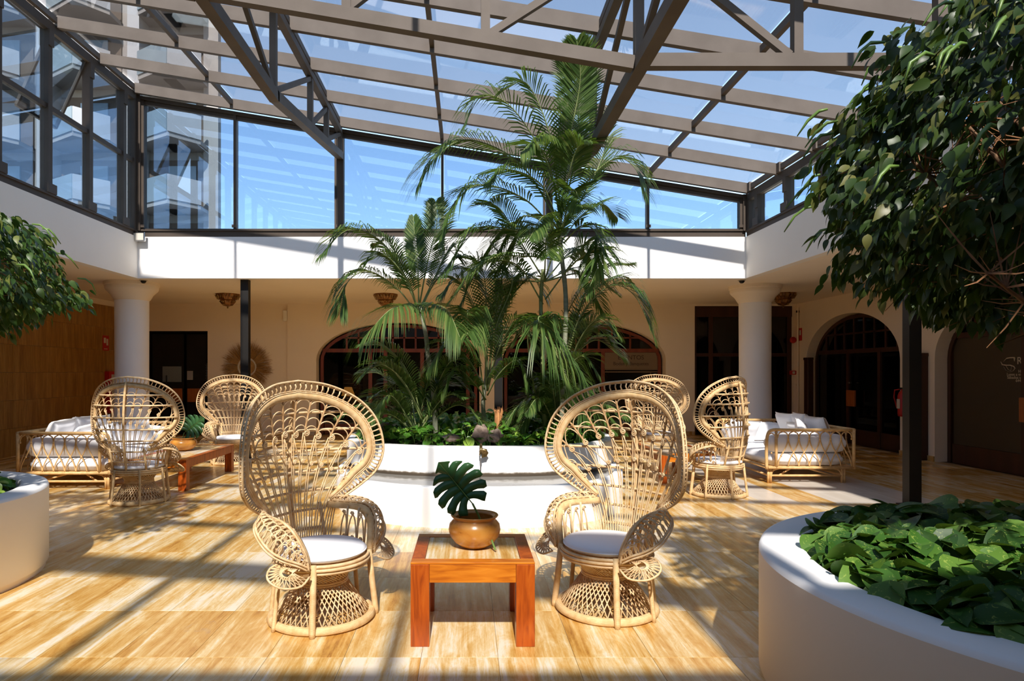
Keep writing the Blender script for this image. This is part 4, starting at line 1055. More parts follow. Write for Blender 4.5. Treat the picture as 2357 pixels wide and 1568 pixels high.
def soft_block(w_, d_, h, r, name, seed, bulge=.02):
    """rounded block cushion (mattress, bolster) with soft dents"""
    q = MB(); o = Vector((seed * 3.1, 0, 0)); rings = []; nn = 40
    zs = [0, r * .3, r, h * .35, h * .5, h * .65, h - r, h - r * .3, h]
    ins = [r, r * .25, 0, -bulge * .6, -bulge, -bulge * .6, 0, r * .25, r]
    for z, i_ in zip(zs, ins):
        ring = []
        for k in range(nn):
            th = 2 * PI * (k + .5) / nn; c, s = math.cos(th), math.sin(th); e = 2 / 7.0
            p = Vector(((w_ / 2 - i_) * abs(c) ** e * (1 if c > 0 else -1), (d_ / 2 - i_) * abs(s) ** e * (1 if s > 0 else -1), z))
            p.z += .012 * mnoise.noise(p * 3 + o) * (z / h) ; ring.append(p)
        rings.append(ring)
    q.loft(rings, True, True, False)
    c = len(q.v); last = rings[-1]
    mid = [Vector((p.x * .55, p.y * .55, h + .02 + .02 * mnoise.noise(p * 2 + o))) for p in last]
    q.loft([last, mid], True, False, True); return q.mesh(name, M['cloth'], True)
def lattice(q, a, b, H, n, r=.0085):
    """teardrop cane lattice between two floor-plan points, from z0 to z0+H"""
    a, b = Vector(a), Vector(b); wd = 1 / n
    for i in range(n):
        xc = (i + .5) * wd
        for s in (-1, 1):
            pts = []
            for j in range(17):
                t_ = 1 - j / 16
                if t_ > .80: f = math.sqrt(max(0, 1 - ((t_ - .80) / .20) ** 2))
                else: g = (.80 - t_) / .80; f = 1 + 2 * (g - .09 * math.sin(2 * PI * g))
                u = xc + s * wd * .5 * f
                if u < -.001 or u > 1.001: break
                pts.append(a.lerp(b, u) + Vector((0, 0, H * t_)))
            q.tube(pts, r, 5)
        for zz in (.38, .06): 
            p = a.lerp(b, clamp(xc if zz == .38 else xc + wd / 2)) + Vector((0, 0, H * (.40 if zz == .38 else .78))); q.tube([p - Vector((0, 0, .012)), p + Vector((0, 0, .012))], r * 1.5, 6)
def make_daybed():
    t = thing('cane_daybed', 'x', 'sofa', (0, 0, 0), 0, 'white cane daybeds'); cn = M['cane']
    W, L, zr, zt_ = 1.2, 1.86, .215, .735            # x 0..W (0 = front, W = backrest), y 0..L
    def rail(name, pts, r): return MB().tube(pts, r, 8).build(name, cn, t, True)
    for y in (0, L):
        rail('arm_rail', catmull([(0, y, zr - .02), (-.005, y, .45), (.01, y, .66), (.08, y, zt_), (.3, y, zt_), (W - .03, y, zt_)], 24), .022)
        rail('bottom_rail', [(.02, y, zr), (W, y, zr)], .02)
        rail('arm_post', [(.13, y, zr - .01), (.13, y, zt_)], .02)
        q = MB(); lattice(q, (.15, y, zr + .015), (W - .03, y, zr + .015), zt_ - zr - .03, 7); stuffpart(q.build('cane_lattice', cn, t, True))
        q = MB(); lattice(q, (.005, y, zr + .02), (.125, y, zr + .02), zt_ - zr - .06, 1, .007); stuffpart(q.build('cane_lattice', cn, t, True))
    rail('back_rail', [(W, -.01, zt_), (W, L + .01, zt_)], .024); rail('bottom_rail', [(W, 0, zr), (W, L, zr)], .02); rail('bottom_rail', [(.02, 0, zr), (.02, L, zr)], .022)
    q = MB(); lattice(q, (W, .02, zr + .015), (W, L - .02, zr + .015), zt_ - zr - .03, 11); stuffpart(q.build('cane_lattice', cn, t, True))
    for y in (0, L): rail('back_post', [(W, y, zr - .02), (W, y, zt_)], .022)
    for x in (.06, W - .12):
        for y in (.05, L - .05): 
            for dx in (-.016, .016): rail('leg', [(x + dx, y, 0), (x + dx, y, zr)], .018)
            s = 1 if x < .5 else -1
            rail('brace', catmull([(x + s * .02, y, .09), (x + s * .05, y, .17), (x + s * .16, y, zr - .01)], 6), .012)
    for y in (.05, L - .05): rail('stretcher', [(.06, y, .10), (W - .12, y, .10)], .015); rail('brace', [(.2, y, .11), (.5, y + (.2 if y < 1 else -.2), zr - .02)], .011); rail('brace', [(W - .3, y, .11), (.6, y + (.2 if y < 1 else -.2), zr - .02)], .011)
    for x in (.06, W - .12): rail('stretcher', [(x, .05, .10), (x, L - .05, .10)], .015)
    q = MB()
    for k in range(13): q.bar((.04, .08 + k * .141, zr + .01), (W - .02, .08 + k * .141, zr + .01), .05, .012)
    stuffpart(q.build('slat_base', cn, t))
    return t
DB = make_daybed()
def daybed(first, loc, flip, label, cush, side):
    d = DB if first else copy_tree(DB); d.location = loc; d['label'] = label
    if flip:
        d.scale = (-1, 1, 1)
    sg_ = -1 if flip else 1; x0 = loc[0]; y0 = loc[1]; z0 = .232
    m = place(soft_block(1.10, 1.78, .17, .05, 'mattress', 1 + flip), 'mattress', None, (x0 + sg_ * .60, y0 + .93, z0)); tag(m, 'thick white seat mattress on the %s cane daybed' % side, 'mattress', 'daybed mattresses')
    b = place(soft_block(1.04, .24, .25, .07, 'bolster', 3 + flip), 'bolster', None, (x0 + sg_ * .60, y0 + .155, z0 + .185)); tag(b, 'long white bolster against the near lattice end of the %s daybed' % side, 'cushion')
    b2 = place(soft_block(1.04, .22, .27, .07, 'bolster', 5 + flip), 'bolster', None, (x0 + sg_ * .60, y0 + 1.70, z0 + .185)); tag(b2, 'long white bolster at the far end of the %s daybed' % side, 'cushion')
    for i, (dx, dy, dz, w_, h_, th, rx, ry, rz, lb) in enumerate(cush):
        p = place(pillow_mesh(w_, h_, th, 'cushion', 11 + i + flip * 9), 'cushion', None, (x0 + sg_ * dx, y0 + dy, dz + .035), (R(rx), R(sg_ * ry), R(sg_ * rz)))
        tag(p, lb, 'cushion', 'loose white cushions on the %s daybed' % side)
daybed(True, (4.13, 8.98, 0), False, 'cane daybed with white cushions right of the side-on peacock chair',
       [(1.02, .55, .64, .46, .46, .18, 0, 68, 4, 'white square cushion nearest the lattice end against the right daybed back'), (1.02, .98, .65, .48, .46, .17, 0, 70, -5, 'white square cushion second along the right daybed back'),
        (1.0, 1.40, .64, .46, .46, .17, 0, 66, 6, 'white square cushion furthest along the right daybed back'), (.82, .70, .60, .36, .36, .13, 0, 58, 20, 'small white cushion leaning in front of the nearer back cushion, right daybed'),
        (.72, .40, .62, .36, .36, .13, 40, 48, 10, 'small white cushion tipped over the near bolster of the right daybed'), (.30, 1.50, .56, .52, .40, .15, -62, 6, 4, 'wide white cushion standing at the far end of the right daybed')], 'right')
daybed(False, (-4.66, 8.50, 0), True, 'cane daybed with crumpled white cushions in front of the brown tiled wall',
       [(1.0, .50, .62, .50, .46, .20, 6, 62, 8, 'crumpled white cushion nearest the lattice end of the left daybed back'), (1.0, .95, .64, .48, .46, .19, -5, 66, -8, 'crumpled white cushion second along the left daybed back'),
        (.98, 1.36, .63, .46, .46, .18, 4, 64, 10, 'crumpled white cushion furthest along the left daybed back'), (.72, .62, .60, .44, .40, .16, 12, 44, 24, 'rumpled white cushion lying against the back cushions of the left daybed'),
        (.42, .46, .60, .42, .38, .15, 30, 26, -14, 'rumpled white cushion slumped on the near bolster of the left daybed'), (.45, 1.48, .58, .56, .42, .16, -64, 4, -4, 'wide white cushion upright at the far end of the left daybed')], 'left')
# ------------------------------------------------------------------ leaves
def leaf_shape(L, W, tip, heart=0.0, fold=.18, curl=.25, n=7):
    """pointed leaf along +x, folded on the midrib, curling down; returns verts, faces"""
    vs, fs = [], []
    for i in range(n + 1):
        t_ = i / n; w_ = W / 2 * (math.sin(PI * t_ ** (.72 if not heart else .56)) ** (.9 if not heart else .75) if t_ < 1 else 0)
        if t_ > .82: w_ *= lerp(1, .25, (t_ - .82) / .18) if tip else 1
        w_ = max(w_, .0006); x = L * t_; z = -curl * L * t_ * t_
        back = heart * W * .5 * max(0, 1 - t_ * 4)
        vs += [(x - back, -w_, z + fold * w_), (x, 0, z), (x - back, w_, z + fold * w_)]
    for i in range(n):
        a = i * 3; fs += [(a, a + 1, a + 4, a + 3), (a + 1, a + 2, a + 5, a + 4)]
    return vs, fs
def plain_mesh(vs, fs, name, mat):
    q = MB(); q.add(vs, fs); return q.mesh(name, mat, True)
def leafset(parent, mats, vs, fs, name, mat, nparts, stuffname):
    """mats sorted by how large they show; the first ones become parts"""
    me = plain_mesh(vs, fs, name, mat)
    for m_ in mats[:nparts]: place(me, name, parent, mw=m_)
    if len(mats) > nparts: stuffpart(merge(vs, fs, mats[nparts:], stuffname, mat, parent))
def frame_px(p):
    if p[1] < .3: return None
    return (CX + p[0] * F / p[1], CY - (p[2] - HC) * F / p[1])
def shows(p, m=10):
    q_ = frame_px(p); return q_ is not None and -m < q_[0] < 2357 + m and -m < q_[1] < 1568 + m

M['ficus_lit'] = leafmat('ficus_leaf_lit', (.022, .060, .012), (.055, .105, .018), (.15, .17, .04), .42, .2)  # lighter copy of the leaf green, sunlight painted into the left crown
# standard ficus trees with dense weeping crowns
def ficus(name_label, cx, cy, z0, z1, Rr, n, loc_z, seed, lobes, trunk_lean, leafL=.074, lm='ficus'):
    r_ = random.Random(seed)
    t = thing('ficus_tree', name_label, 'tree', (cx, cy, loc_z))
    zc, hz = lerp(z0, z1, .42), None
    def surf(az, el, k=1.0):
        d = Vector((math.cos(el) * math.cos(az), math.cos(el) * math.sin(az), math.sin(el)))
        rr = 1 + .16 * mnoise.noise(d * 2.1 + Vector((seed, 0, 0))) + .07 * mnoise.noise(d * 5 + Vector((0, seed, 0)))
        up = (z1 - zc) if d.z > 0 else (zc - z0)
        e = Vector((d.x * Rr, d.y * Rr, (abs(d.z) ** .8) * up * (1 if d.z > 0 else -1)))
        return Vector((0, 0, zc - loc_z)) + e * rr * k, d
    # tips: clusters of drooping leaves
    ms = []; vs, fs = leaf_shape(leafL, leafL * .55, True, curl=.34)
    ntip = n // 9
    for i in range(ntip):
        az = r_.uniform(0, 2 * PI); el = math.asin(clamp(r_.uniform(-1, 1) * .96, -1, 1)); k = 1 - abs(r_.gauss(0, .13))
        c, d = surf(az, el, k)
        gd = Vector((d.x, d.y, -.5 - .3 * r_.random())).normalized()
        L = r_.uniform(.12, .24)
        for j in range(9):
            p = c + gd * (L * (j / 9 - .6)) + Vector((r_.gauss(0, .022), r_.gauss(0, .022), r_.gauss(0, .018)))
            dr = (gd + Vector((r_.gauss(0, .5), r_.gauss(0, .5), r_.gauss(0, .3) - .55)) + d * .3).normalized()
            q = dr.to_track_quat('X', 'Z').to_matrix().to_4x4() @ Matrix.Rotation(r_.gauss(0, .6), 4, 'X')
            s = r_.uniform(.75, 1.25); ms.append(Matrix.Translation(p) @ q @ Matrix.Diagonal((s, s, s, 1)))
    def key(m_):
        p = m_.translation + Vector((cx, cy, loc_z)); dist = (p - Vector((0, 0, HC))).length
        out = ((m_.translation.xy.length) / Rr)
        return (not shows(p), dist - .55 * out)
    ms.sort(key=key); leafset(t, ms, vs, fs, 'leaf', M[lm], 300, 'foliage')
    # pale new shoots
    q = MB()
    for i in range(110):
        c, d = surf(r_.uniform(0, 2 * PI), r_.uniform(-.1, 1.2), 1.03); g = Vector((d.x, d.y, .3)).normalized()
        pts = [c + g * (.05 * j) + Vector((0, 0, -.018 * j * j)) + Vector((r_.gauss(0, .006), r_.gauss(0, .006), 0)) for j in range(4)]
        q.tube(pts, [.006, .009, .008, .003], 4)
    stuffpart(q.build('new_shoots', M['stalk'], t, True))
    # trunk, limbs, twigs
    base = Vector((0, 0, 0)); fork = Vector((trunk_lean[0], trunk_lean[1], z0 - loc_z - .02))
    MB().tube(catmull([base, fork * .5 + Vector((.02, -.02, 0)), fork], 8), [.06 - .002 * i for i in range(9)], 9).build('trunk', M['bark'], t, True)
    tw = MB()
    if lm == 'ficus':
        for pts in ([(0, 0, 1.05), (-.35, -.25, 1.12), (-.75, -.42, 1.16), (-1.0, -.5, 1.28)], [(-.45, -.3, 1.13), (-.70, -.55, 1.20), (-.85, -.75, 1.36)], [(0, 0, 1.08), (-.3, -.55, 1.15), (-.45, -.95, 1.24)]):
            bp = catmull(pts, 8); MB().tube(bp, [.017 - .0015 * j for j in range(9)], 6).build('branch', M['twig'], t, True)
            for j in range(50):
                b = bp[r_.randint(1, 8)]; v = Vector((r_.gauss(0, 1), r_.gauss(0, 1), r_.gauss(.2, .4))).normalized() * r_.uniform(.08, .30); tw.tube([b, b + v * .5, b + v + Vector((0, 0, .02))], [.004, .003, .0012], 3)
    for i in range(14):
        az = 2 * PI * i / 14 + r_.uniform(-.2, .2); el = r_.uniform(-.5, .9); e, d = surf(az, el, .82)
        mid = fork.lerp(e, .5) + Vector((r_.gauss(0, .05), r_.gauss(0, .05), -.10 if el < .2 else .05))
        lp_ = catmull([fork, mid, e], 8)
        MB().tube(lp_, [.026 - .0026 * j for j in range(9)], 6).build('branch', M['bark'], t, True)
        for j in range(60):
            b = lp_[r_.randint(2, 8)]; v = Vector((r_.gauss(0, 1), r_.gauss(0, 1), r_.gauss(0, .6))).normalized() * r_.uniform(.12, .38)
            tw.tube([b, b + v * .5 + Vector((0, 0, r_.gauss(0, .02))), b + v], [.005, .0035, .0015], 3)
    stuffpart(tw.build('twigs', M['twig'], t))
    return t
ficus('large shaded green ficus with a weeping crown over the right planter', 2.87, 2.84, 1.80, 3.32, 1.20, 15000, .62, 3, 5, (.05, .05))
ficus('smaller green ficus with a round crown at the left edge', -4.42, 4.67, 1.80, 2.93, 1.40, 12000, .62, 8, 5, (-.05, 0), .07, 'ficus_lit')

# pothos ground cover
M['pothos_lit'] = leafmat('pothos_leaf_lit', (.045, .14, .018), (.10, .27, .03), (.30, .46, .07), .3, .25, veins=True)  # brighter copy of the leaf green, sunlight painted into its colour
def pothos(label, pts_fn, n, base, L, seed, lm='pothos', nparts=300):
    r_ = random.Random(seed); t = thing('pothos', label, 'plant', base); vs, fs = leaf_shape(L, L * .82, True, heart=.5, fold=.30, curl=.30, n=10)
    ms = []; st = MB()
    while len(ms) < n:
        q_ = pts_fn(r_)
        if q_ is None: continue
        x, y, hgt = q_; z = hgt * (r_.random() ** .6)
        az = r_.uniform(0, 2 * PI) if r_.random() < .35 else math.atan2(-y - base[1], -x - base[0]) + r_.gauss(0, 1.0)
        tilt = r_.gauss(.25, .38); roll = r_.gauss(0, .35); s = r_.uniform(.55, 1.3)
        m_ = Matrix.Translation((x, y, z)) @ Matrix.Rotation(az, 4, 'Z') @ Matrix.Rotation(tilt, 4, 'Y') @ Matrix.Rotation(roll, 4, 'X') @ Matrix.Diagonal((s, s, s, 1)); ms.append(m_)
        if r_.random() < .5: st.tube([Vector((x, y, z)), Vector((x - .02 * math.cos(az), y - .02 * math.sin(az), z - .05)), Vector((x - .03 * math.cos(az), y - .03 * math.sin(az), -.02))], .0022, 3)
    b = Vector(base)
    def key(m_): p = m_.translation + b; return (not shows(p, 30), (p - Vector((0, 0, HC))).length - 6.0 * m_.translation.z)
    ms.sort(key=key); leafset(t, ms, vs, fs, 'leaf', M[lm], nparts, 'further_leaves'); stuffpart(st.build('stems', M['stalk'], t)); return t
def disc(rad, hh):
    def f(r_):
        a = r_.uniform(0, 2 * PI); d = rad * math.sqrt(r_.random()); x, y = d * math.cos(a), d * math.sin(a)
        return x, y, hh * (1 - .55 * (d / rad) ** 3) * (1 + .35 * mnoise.noise(Vector((x * 2.5, y * 2.5, 0))))
    return f
pothos('broad glossy pothos leaves filling the large right planter', disc(1.22, .22), 2600, (2.87, 2.84, .60), .135, 21)
pothos('pothos leaves in the left planter', disc(.94, .17), 900, (-4.42, 4.67, .60), .105, 22, 'pothos_lit', 120)
def bedpts(r_):
    x, y = r_.uniform(-1.75, 1.75), r_.uniform(-1.56, 1.56)
    if (abs(x) / 1.6) ** 2.5 + (abs(y) / 1.41) ** 2.5 > 1: return None
    e = (abs(x) / 1.6) ** 2.5 + (abs(y) / 1.41) ** 2.5
    return x, y, .26 * (1 - .5 * e ** 2) * (1 + .5 * mnoise.noise(Vector((x * 3, y * 3, 4))))
pothos('pothos ground cover under the palms in the central planter', bedpts, 2600, (.17, 8.85, .67), .10, 23, 'pothos_lit')

# ------------------------------------------------------------------ palms
def frond(q, stq, pts, L, n=34, seed=0, droop=.55, side=None, start=.22, width=.0098, vee=.5):
    n = int(n * 1.3); L = L * 1.28; droop *= .85
    """one feather frond: rachis through pts, leaflets of length L on both sides"""
    r_ = random.Random(seed); path = catmull(pts, 24)
    stq.tube(path, [lerp(.011, .0025, i / 24) for i in range(25)], 5)
    for i in range(n):
        f = lerp(start, 1.0, (i + .5) / n); k = min(int(f * 24), 23); p = path[k].lerp(path[k + 1], f * 24 - k)
        T = (path[k + 1] - path[k]).normalized(); up = Vector((0, 0, 1)); S = T.cross(up)
        if S.length < .25: S = (T.cross(Vector((.3, 1, 0))))
        S.normalize()
        if side is not None: S = (S * .35 + Vector(side) * (1 if S.dot(Vector(side)) > 0 else -1)).normalized()
        N_ = S.cross(T).normalized()
        env = math.sin(PI * clamp((f - start) / (1 - start) * .86 + .12)) ** .55
        for sg_ in (-1, 1):
            ln = L * env * r_.uniform(.93, 1.06); a = lerp(1.05, .5, f)
            d = (S * sg_ * math.sin(a) + T * math.cos(a) + N_ * (vee * .5 + r_.gauss(0, .035))).normalized()
            wv = d.cross(N_ + S * .3 * sg_).normalized() * width * r_.uniform(.8, 1.2)
            P0 = p; g = Vector((0, 0, -1)) * ln * droop
            pts_ = [P0, P0 + d * ln * .35 + g * .06, P0 + d * ln * .70 + g * .32, P0 + d * ln * .92 + g * .80]
            w_ = (.35, 1.0, .75, .05); v = []
            for c, ww in zip(pts_, w_): v += [c - wv * ww, c + wv * ww]
            q.add(v, [(0, 1, 3, 2), (2, 3, 5, 4), (4, 5, 7, 6)])
def make_palm(label, base, stems, fronds, seed):
    """fronds: list of (three or more image points with depth, leaflet length, droop)"""
    t = thing('areca_palm', label, 'palm', base); b = Vector(base); r_ = random.Random(seed)
    for path, r0, r1, green in stems:
        pts = [P(*p) - b for p in path]; pts[0].z = 0 if pts[0].z < .25 else pts[0].z; pp = catmull(pts, 26)
        rs = []
        for i in range(27): rs.append(lerp(r0, r1, i / 26) * (1.10 if i % 3 == 0 else 1.0))
        MB().tube(pp, rs, 10).build('stem', M['palm_stem'] if green else M['palm_trunk'], t, True)
    for i, fr in enumerate(fronds):
        pts, L, dr = fr[:3]; kw = fr[3] if len(fr) > 3 else {}
        q = MB(); s = MB(); frond(q, s, [P(*p) - b for p in pts], L, seed=seed * 100 + i, droop=dr, **kw)
        o = q.build('frond', M['palm'], t, True); s.build('rachis', M['palm_stem'], o, True)
    return t
def filler(seed, cx, cy, cz, n, rmin, rmax, L, lo=-.1, hi=1.2, azs=None):
    """extra fronds around a crown given in world space"""
    r_ = random.Random(seed); out = []
    for i in range(n):
        az = r_.uniform(0, 2 * PI) if azs is None else r_.choice(azs) + r_.gauss(0, .35); el = r_.uniform(lo, hi); ln = r_.uniform(rmin, rmax)
        d = Vector((math.cos(az) * math.cos(el), math.sin(az) * math.cos(el), math.sin(el))); c = Vector((cx, cy, cz))
        e = c + d * ln + Vector((0, 0, -ln * r_.uniform(.15, .5))); m_ = c + d * ln * .55 + Vector((0, 0, ln * .12))
        out.append(([c, m_, e], L * r_.uniform(.8, 1.15), r_.uniform(.3, .7)))
    return out
def world(frs):
    """fronds given in world points -> same structure"""
    return [([(CX + p.x * F / p.y, CY - (p.z - HC) * F / p.y, p.y) for p in pts], L, dr) for pts, L, dr in frs]
# tall palm
Y0 = 7.9
tall = [
 ([(1290, 500, 7.8), (1262, 380, 7.6), (1180, 250, 7.3), (1110, 222, 7.2), (1067, 292, 7.1)], .36, .7),
 ([(1292, 480, 7.7), (1310, 330, 7.2), (1335, 190, 6.95), (1328, 95, 6.75)], .34, .15, dict(side=(1, -.1, 0), vee=.2, n=44)),
 ([(1290, 480, 7.7), (1268, 320, 7.3), (1215, 195, 7.1), (1162, 205, 7.0)], .30, .5),
 ([(1292, 500, 7.7), (1330, 330, 7.2), (1322, 180, 7.0), (1300, 120, 6.9)], .34, .2, dict(side=(1, 0, 0), n=44)),
 ([(1290, 520, 7.8), (1200, 380, 7.5), (1085, 322, 7.3), (1010, 355, 7.1), (968, 420, 7.0)], .46, .75, dict(n=46)),
 ([(1285, 540, 7.9), (1210, 460, 7.6), (1110, 425, 7.4), (1048, 465, 7.2), (1015, 545, 7.1)], .46, .7, dict(n=42)),
 ([(1295, 520, 7.8), (1350, 420, 7.7), (1415, 365, 7.6), (1460, 385, 7.5), (1487, 450, 7.4)], .36, .6, dict(n=40)),
 ([(1297, 560, 7.8), (1340, 520, 7.6), (1375, 545, 7.5), (1362, 630, 7.4)], .36, .6),
 ([(1290, 580, 7.9), (1200, 535, 7.6), (1100, 530, 7.4), (1018, 630, 7.2)], .46, .7, dict(n=42)),
 ([(1288, 600, 7.9), (1215, 590, 7.6), (1120, 600, 7.3), (1040, 690, 7.2)], .36, .6),
 ([(1290, 510, 7.8), (1265, 380, 7.4), (1230, 330, 7.1), (1200, 350, 6.9)], .42, .9, dict(n=36)),
 ([(1292, 500, 7.7), (1310, 400, 7.3), (1330, 340, 7.1), (1360, 330, 6.9)], .38, .6),
 ([(1290, 540, 7.8), (1250, 430, 7.5), (1170, 390, 7.2), (1120, 420, 7.0)], .40, .8),
 ([(1292, 520, 7.9), (1350, 440, 8.2), (1390, 350, 8.4), (1410, 250, 8.3)], .34, .4),
 ([(1290, 560, 7.9), (1335, 500, 8.2), (1385, 470, 8.4), (1420, 500, 8.6)], .34, .6),
 ([(1290, 640, 7.9), (1340, 590, 7.5), (1385, 580, 7.3), (1350, 680, 7.1)], .30, .6),
 ([(1250, 640, 8.1), (1200, 560, 7.9), (1150, 480, 7.7), (1110, 470, 7.5)], .36, .6),
 ([(1250, 700, 8.1), (1190, 610, 7.8), (1110, 610, 7.6), (1060, 700, 7.5)], .36, .7),
 ([(1255, 690, 8.1), (1320, 600, 8.0), (1350, 560, 7.9), (1380, 600, 7.8)], .34, .6)]
make_palm('tallest areca palm of the planter, its crown reaching up into the roof trusses', (1.12, Y0, .67),
          [([(1290, 985, Y0), (1300, 800, 7.9), (1302, 680, 7.85), (1290, 560, 7.85), (1290, 460, 7.75)], .030, .026, False),
           ([(1255, 985, 8.1), (1250, 850, 8.1), (1245, 700, 8.1), (1250, 620, 8.0)], .028, .022, True)], tall + world(filler(31, 1.13, 7.8, 3.2, 5, .9, 1.35, .32, -.1, 1.0, [PI, PI * .8, 0, -1.2, -2.0, .5]) + filler(32, .95, 8.0, 2.65, 7, .8, 1.25, .30, -.2, 1.2)), 1)
left = [
 ([(962, 715, 7.9), (925, 620, 7.7), (870, 550, 7.5), (800, 530, 7.3), (735, 592, 7.1)], .36, .75, dict(n=44)),
 ([(964, 710, 7.9), (962, 620, 7.8), (955, 560, 7.8), (952, 500, 7.8)], .20, .1, dict(vee=.1)),
 ([(966, 700, 7.9), (985, 600, 7.8), (1005, 520, 7.8), (1003, 465, 7.8)], .30, .2, dict(side=(1, 0, 0))),
 ([(958, 720, 7.9), (915, 665, 7.7), (850, 625, 7.5), (800, 650, 7.4), (783, 722, 7.3)], .34, .75, dict(n=42)),
 ([(968, 720, 7.9), (950, 705, 7.5), (900, 712, 7.1), (840, 775, 6.9)], .46, 1.0, dict(n=40)),
 ([(968, 720, 7.9), (990, 702, 7.5), (1030, 715, 7.2), (1060, 780, 7.0)], .40, .9),
 ([(968, 712, 7.9), (1010, 640, 8.0), (1070, 620, 8.1), (1120, 690, 8.1)], .34, .6),
 ([(965, 710, 7.9), (930, 640, 8.1), (900, 560, 8.2), (860, 560, 8.3)], .32, .6),
 ([(966, 712, 7.9), (1000, 640, 8.0), (1030, 580, 8.1), (1050, 590, 8.1)], .30, .6),
 ([(964, 718, 7.9), (940, 650, 7.6), (890, 590, 7.4), (850, 600, 7.3)], .30, .7),
 ([(970, 960, 8.0), (940, 860, 7.8), (890, 800, 7.6), (835, 795, 7.5)], .30, .5), ([(975, 965, 8.0), (930, 880, 7.7), (880, 840, 7.5), (835, 865, 7.4)], .28, .5),
 ([(972, 970, 8.0), (940, 900, 7.8), (905, 850, 7.6), (905, 830, 7.5)], .28, .6), ([(980, 970, 8.0), (1010, 880, 7.9), (1040, 830, 7.8), (1060, 860, 7.8)], .28, .5)]
make_palm('areca palm on the left of the planter with long fronds arching towards the lamp', (-.62, 8.0, .67),
          [([(1003, 985, 8.0), (998, 900, 8.0), (985, 820, 7.95), (980, 770, 7.9), (965, 700, 7.9)], .034, .022, False)], left + world(filler(5, -.62, 8.1, .75, 16, .7, 1.3, .24, .3, 1.3, [PI, PI * .85, PI * 1.2, -.6, 0])), 2)
right = [
 ([(1300, 880, 8.1), (1330, 740, 7.9), (1400, 660, 7.7), (1460, 680, 7.6), (1505, 775, 7.5)], .36, .75, dict(n=46)),
 ([(1300, 860, 8.1), (1330, 720, 8.0), (1380, 625, 7.9), (1452, 608, 7.8)], .32, .5, dict(n=38)),
 ([(1295, 900, 8.1), (1330, 790, 7.8), (1375, 735, 7.6), (1420, 770, 7.5)], .28, .6, dict(n=38)),
 ([(1290, 920, 8.1), (1310, 850, 7.8), (1340, 820, 7.6), (1375, 860, 7.5)], .26, .6),
 ([(1290, 860, 8.1), (1340, 700, 8.2), (1420, 640, 8.3), (1470, 670, 8.3)], .30, .6),
 ([(1285, 850, 8.1), (1300, 740, 8.1), (1335, 670, 8.1), (1350, 660, 8.1)], .30, .4),
 ([(1290, 840, 8.1), (1270, 750, 7.6), (1240, 740, 7.2), (1320, 900, 6.9)], .46, 1.0, dict(n=40)),
 ([(1230, 900, 8.0), (1215, 770, 7.6), (1250, 745, 7.3), (1330, 850, 7.1), (1350, 930, 7.0)], .48, 1.05, dict(n=44)),
 ([(1290, 900, 8.1), (1330, 800, 8.0), (1370, 755, 8.0), (1400, 780, 8.0)], .26, .6)]
make_palm('bushy areca palm clump on the right of the planter', (1.15, 8.3, .67),
          [([(1275, 985, 8.2), (1285, 930, 8.2), (1290, 870, 8.15), (1292, 800, 8.1)], .024, .018, True), ([(1310, 985, 8.3), (1312, 930, 8.3), (1315, 870, 8.25), (1312, 820, 8.2)], .02, .015, True)],
          right + world(filler(9, 1.15, 8.25, .75, 22, .7, 1.25, .24, .35, 1.45) + filler(33, 1.2, 8.15, 1.6, 5, .8, 1.2, .30, .0, 1.1, [0, -.6, .4, -1.5, PI])), 3)
mid = [
 ([(1115, 930, 8.3), (1100, 800, 8.0), (1078, 715, 7.5), (1076, 770, 7.05)], .40, 1.0, dict(n=44, start=.35)),
 ([(1120, 900, 8.3), (1110, 760, 8.1), (1060, 650, 7.9), (1010, 680, 7.7)], .34, .7, dict(n=38)),
 ([(1122, 900, 8.3), (1140, 760, 8.2), (1180, 640, 8.1), (1130, 560, 8.1)], .34, .5, dict(n=38)),
 ([(1120, 900, 8.3), (1120, 740, 8.2), (1110, 620, 8.1), (1060, 590, 8.0)], .34, .6, dict(n=38)),
 ([(1122, 900, 8.3), (1150, 800, 8.1), (1195, 735, 7.9), (1240, 800, 7.7)], .34, .8),
 ([(1118, 900, 8.3), (1080, 830, 8.0), (1030, 790, 7.8), (985, 850, 7.6)], .32, .8),
 ([(1122, 900, 8.3), (1160, 720, 8.4), (1220, 640, 8.5), (1250, 680, 8.5)], .34, .6),
 ([(1118, 920, 8.3), (1090, 880, 8.0), (1050, 850, 7.8), (1020, 900, 7.7)], .30, .7),
 ([(1120, 900, 8.3), (1140, 720, 8.4), (1165, 600, 8.5), (1200, 560, 8.5)], .32, .4),
 ([(1122, 910, 8.3), (1150, 860, 8.0), (1190, 830, 7.8), (1215, 880, 7.7)], .30, .8)]
make_palm('middle areca palm with broad drooping fronds between the tall palm and the left palm', (.25, 8.35, .67),
          [([(1118, 985, 8.35), (1112, 930, 8.3), (1118, 880, 8.3), (1120, 820, 8.3)], .03, .02, False)], mid, 4)
t = thing('palm_stump', 'short frayed orange brown palm stump above the rocks', 'stump', (.39, 8.0, .67))
MB().tube([(0, 0, 0), (.0, 0, .15), (-.01, 0, .30), (-.02, 0, .40)], [.055, .05, .045, .03], 12).build('trunk', M['stump'], t, True)
q = MB()
for k in range(16): a = k * .8; q.tube([(.035 * math.cos(a), .035 * math.sin(a), .30), (.05 * math.cos(a), .05 * math.sin(a), .38), (.055 * math.cos(a) - .01, .05 * math.sin(a), .40 + .05 * random.random())], [.008, .006, .002], 4)
stuffpart(q.build('frayed_fibres', M['stump'], t))

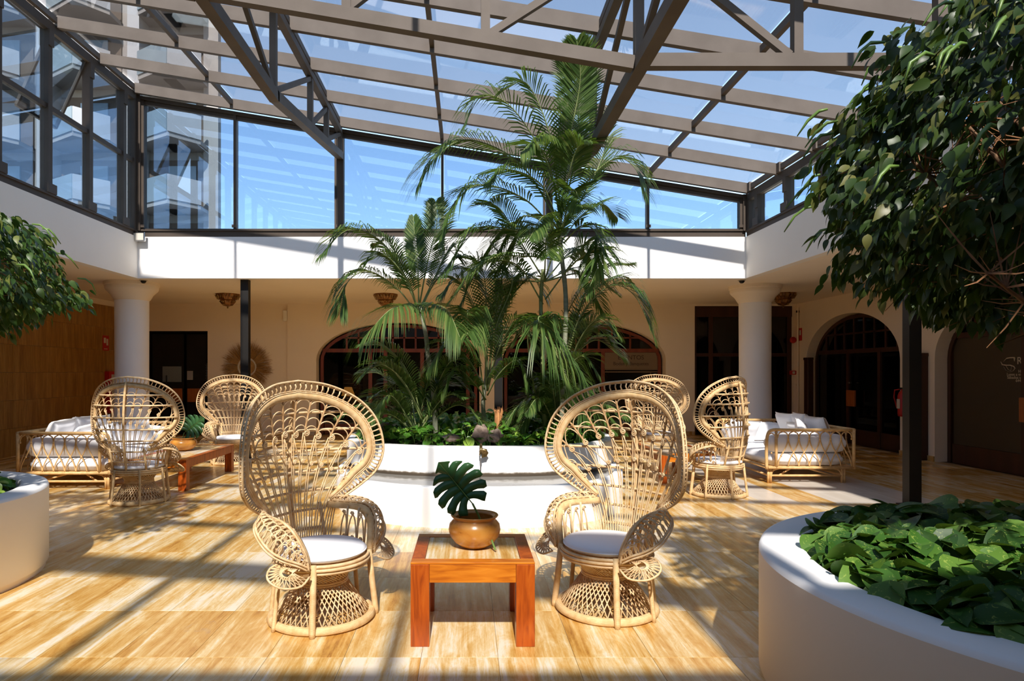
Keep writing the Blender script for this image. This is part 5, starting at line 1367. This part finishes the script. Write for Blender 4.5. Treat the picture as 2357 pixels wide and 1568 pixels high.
# ------------------------------------------------------------------ apartment block outside
bl = thing('apartment_block', 'tall shaded apartment block with zigzag balconies seen through the glazing on the left', 'building', (-11.8, 30, 0))
MB().add([(x, y, z) for z in (-2, 42) for x, y in ((-26, 1.2), (0, 1.2), (-5, 10), (-26, 10))], [(3, 2, 1, 0), (4, 5, 6, 7), (0, 1, 5, 4), (1, 2, 6, 5), (2, 3, 7, 6), (3, 0, 4, 7)]).build('wall', M['facade'], bl)
MB().box(-.7, 0, .9, 1.25, -2, 42).build('corner_pier', M['facade'], bl)
for X0 in (-3.4, -7.6, -11.8, -16.0, -20.2, -24.4):
    MB().box(X0 - .55, X0, .2, 1.3, -2, 42).build('pier', M['facade_white'], bl)
    for fl in range(1, 13):
        z = fl * 3.0
        rec = MB().box(X0 + .05, X0 + 2.9, 1.10, 1.25, z + .1, z + 2.6).build('recess_shade', M['facade_dark'], bl)  # dark slab on the wall, painted shade of a balcony recess
        MB().box(X0 + 1.0, X0 + 2.3, 1.02, 1.12, z + .2, z + 2.3).build('window', M['facade_glass'], bl)
        # sawtooth balcony: slab and angled parapet
        q = MB(); pl = [(X0, 1.2), (X0, .1), (X0 + 1.9, -1.1), (X0 + 2.9, .1), (X0 + 2.9, 1.2)]
        q.add([(x, y, zz) for zz in (z, z + .2) for x, y in pl], [(4, 3, 2, 1, 0), (5, 6, 7, 8, 9)] + [(k, (k + 1) % 5, (k + 1) % 5 + 5, k + 5) for k in range(5)]); q.build('balcony_slab', M['facade'], bl)
        for a, b, mt in ((1, 2, 'facade_glass'), (2, 3, 'facade_white')):
            p0, p1 = pl[a], pl[b]; MB().bar((p0[0], p0[1], z + .75), (p1[0], p1[1], z + .75), .1, 1.1).build('parapet', M[mt], bl)
for i in range(8): MB().box(-2.2, -1.6, -.02, 1.2, 3 + i * 3.0, 3.6 + i * 3.0).build('vent_panel', M['cream'], bl)
q = MB(); q.box(-30, 22, 16, 60, -3, -.2); o = q.build('terrace_ground', M['facade']); tag(o, kind='structure'); o.name = 'floor_terrace'
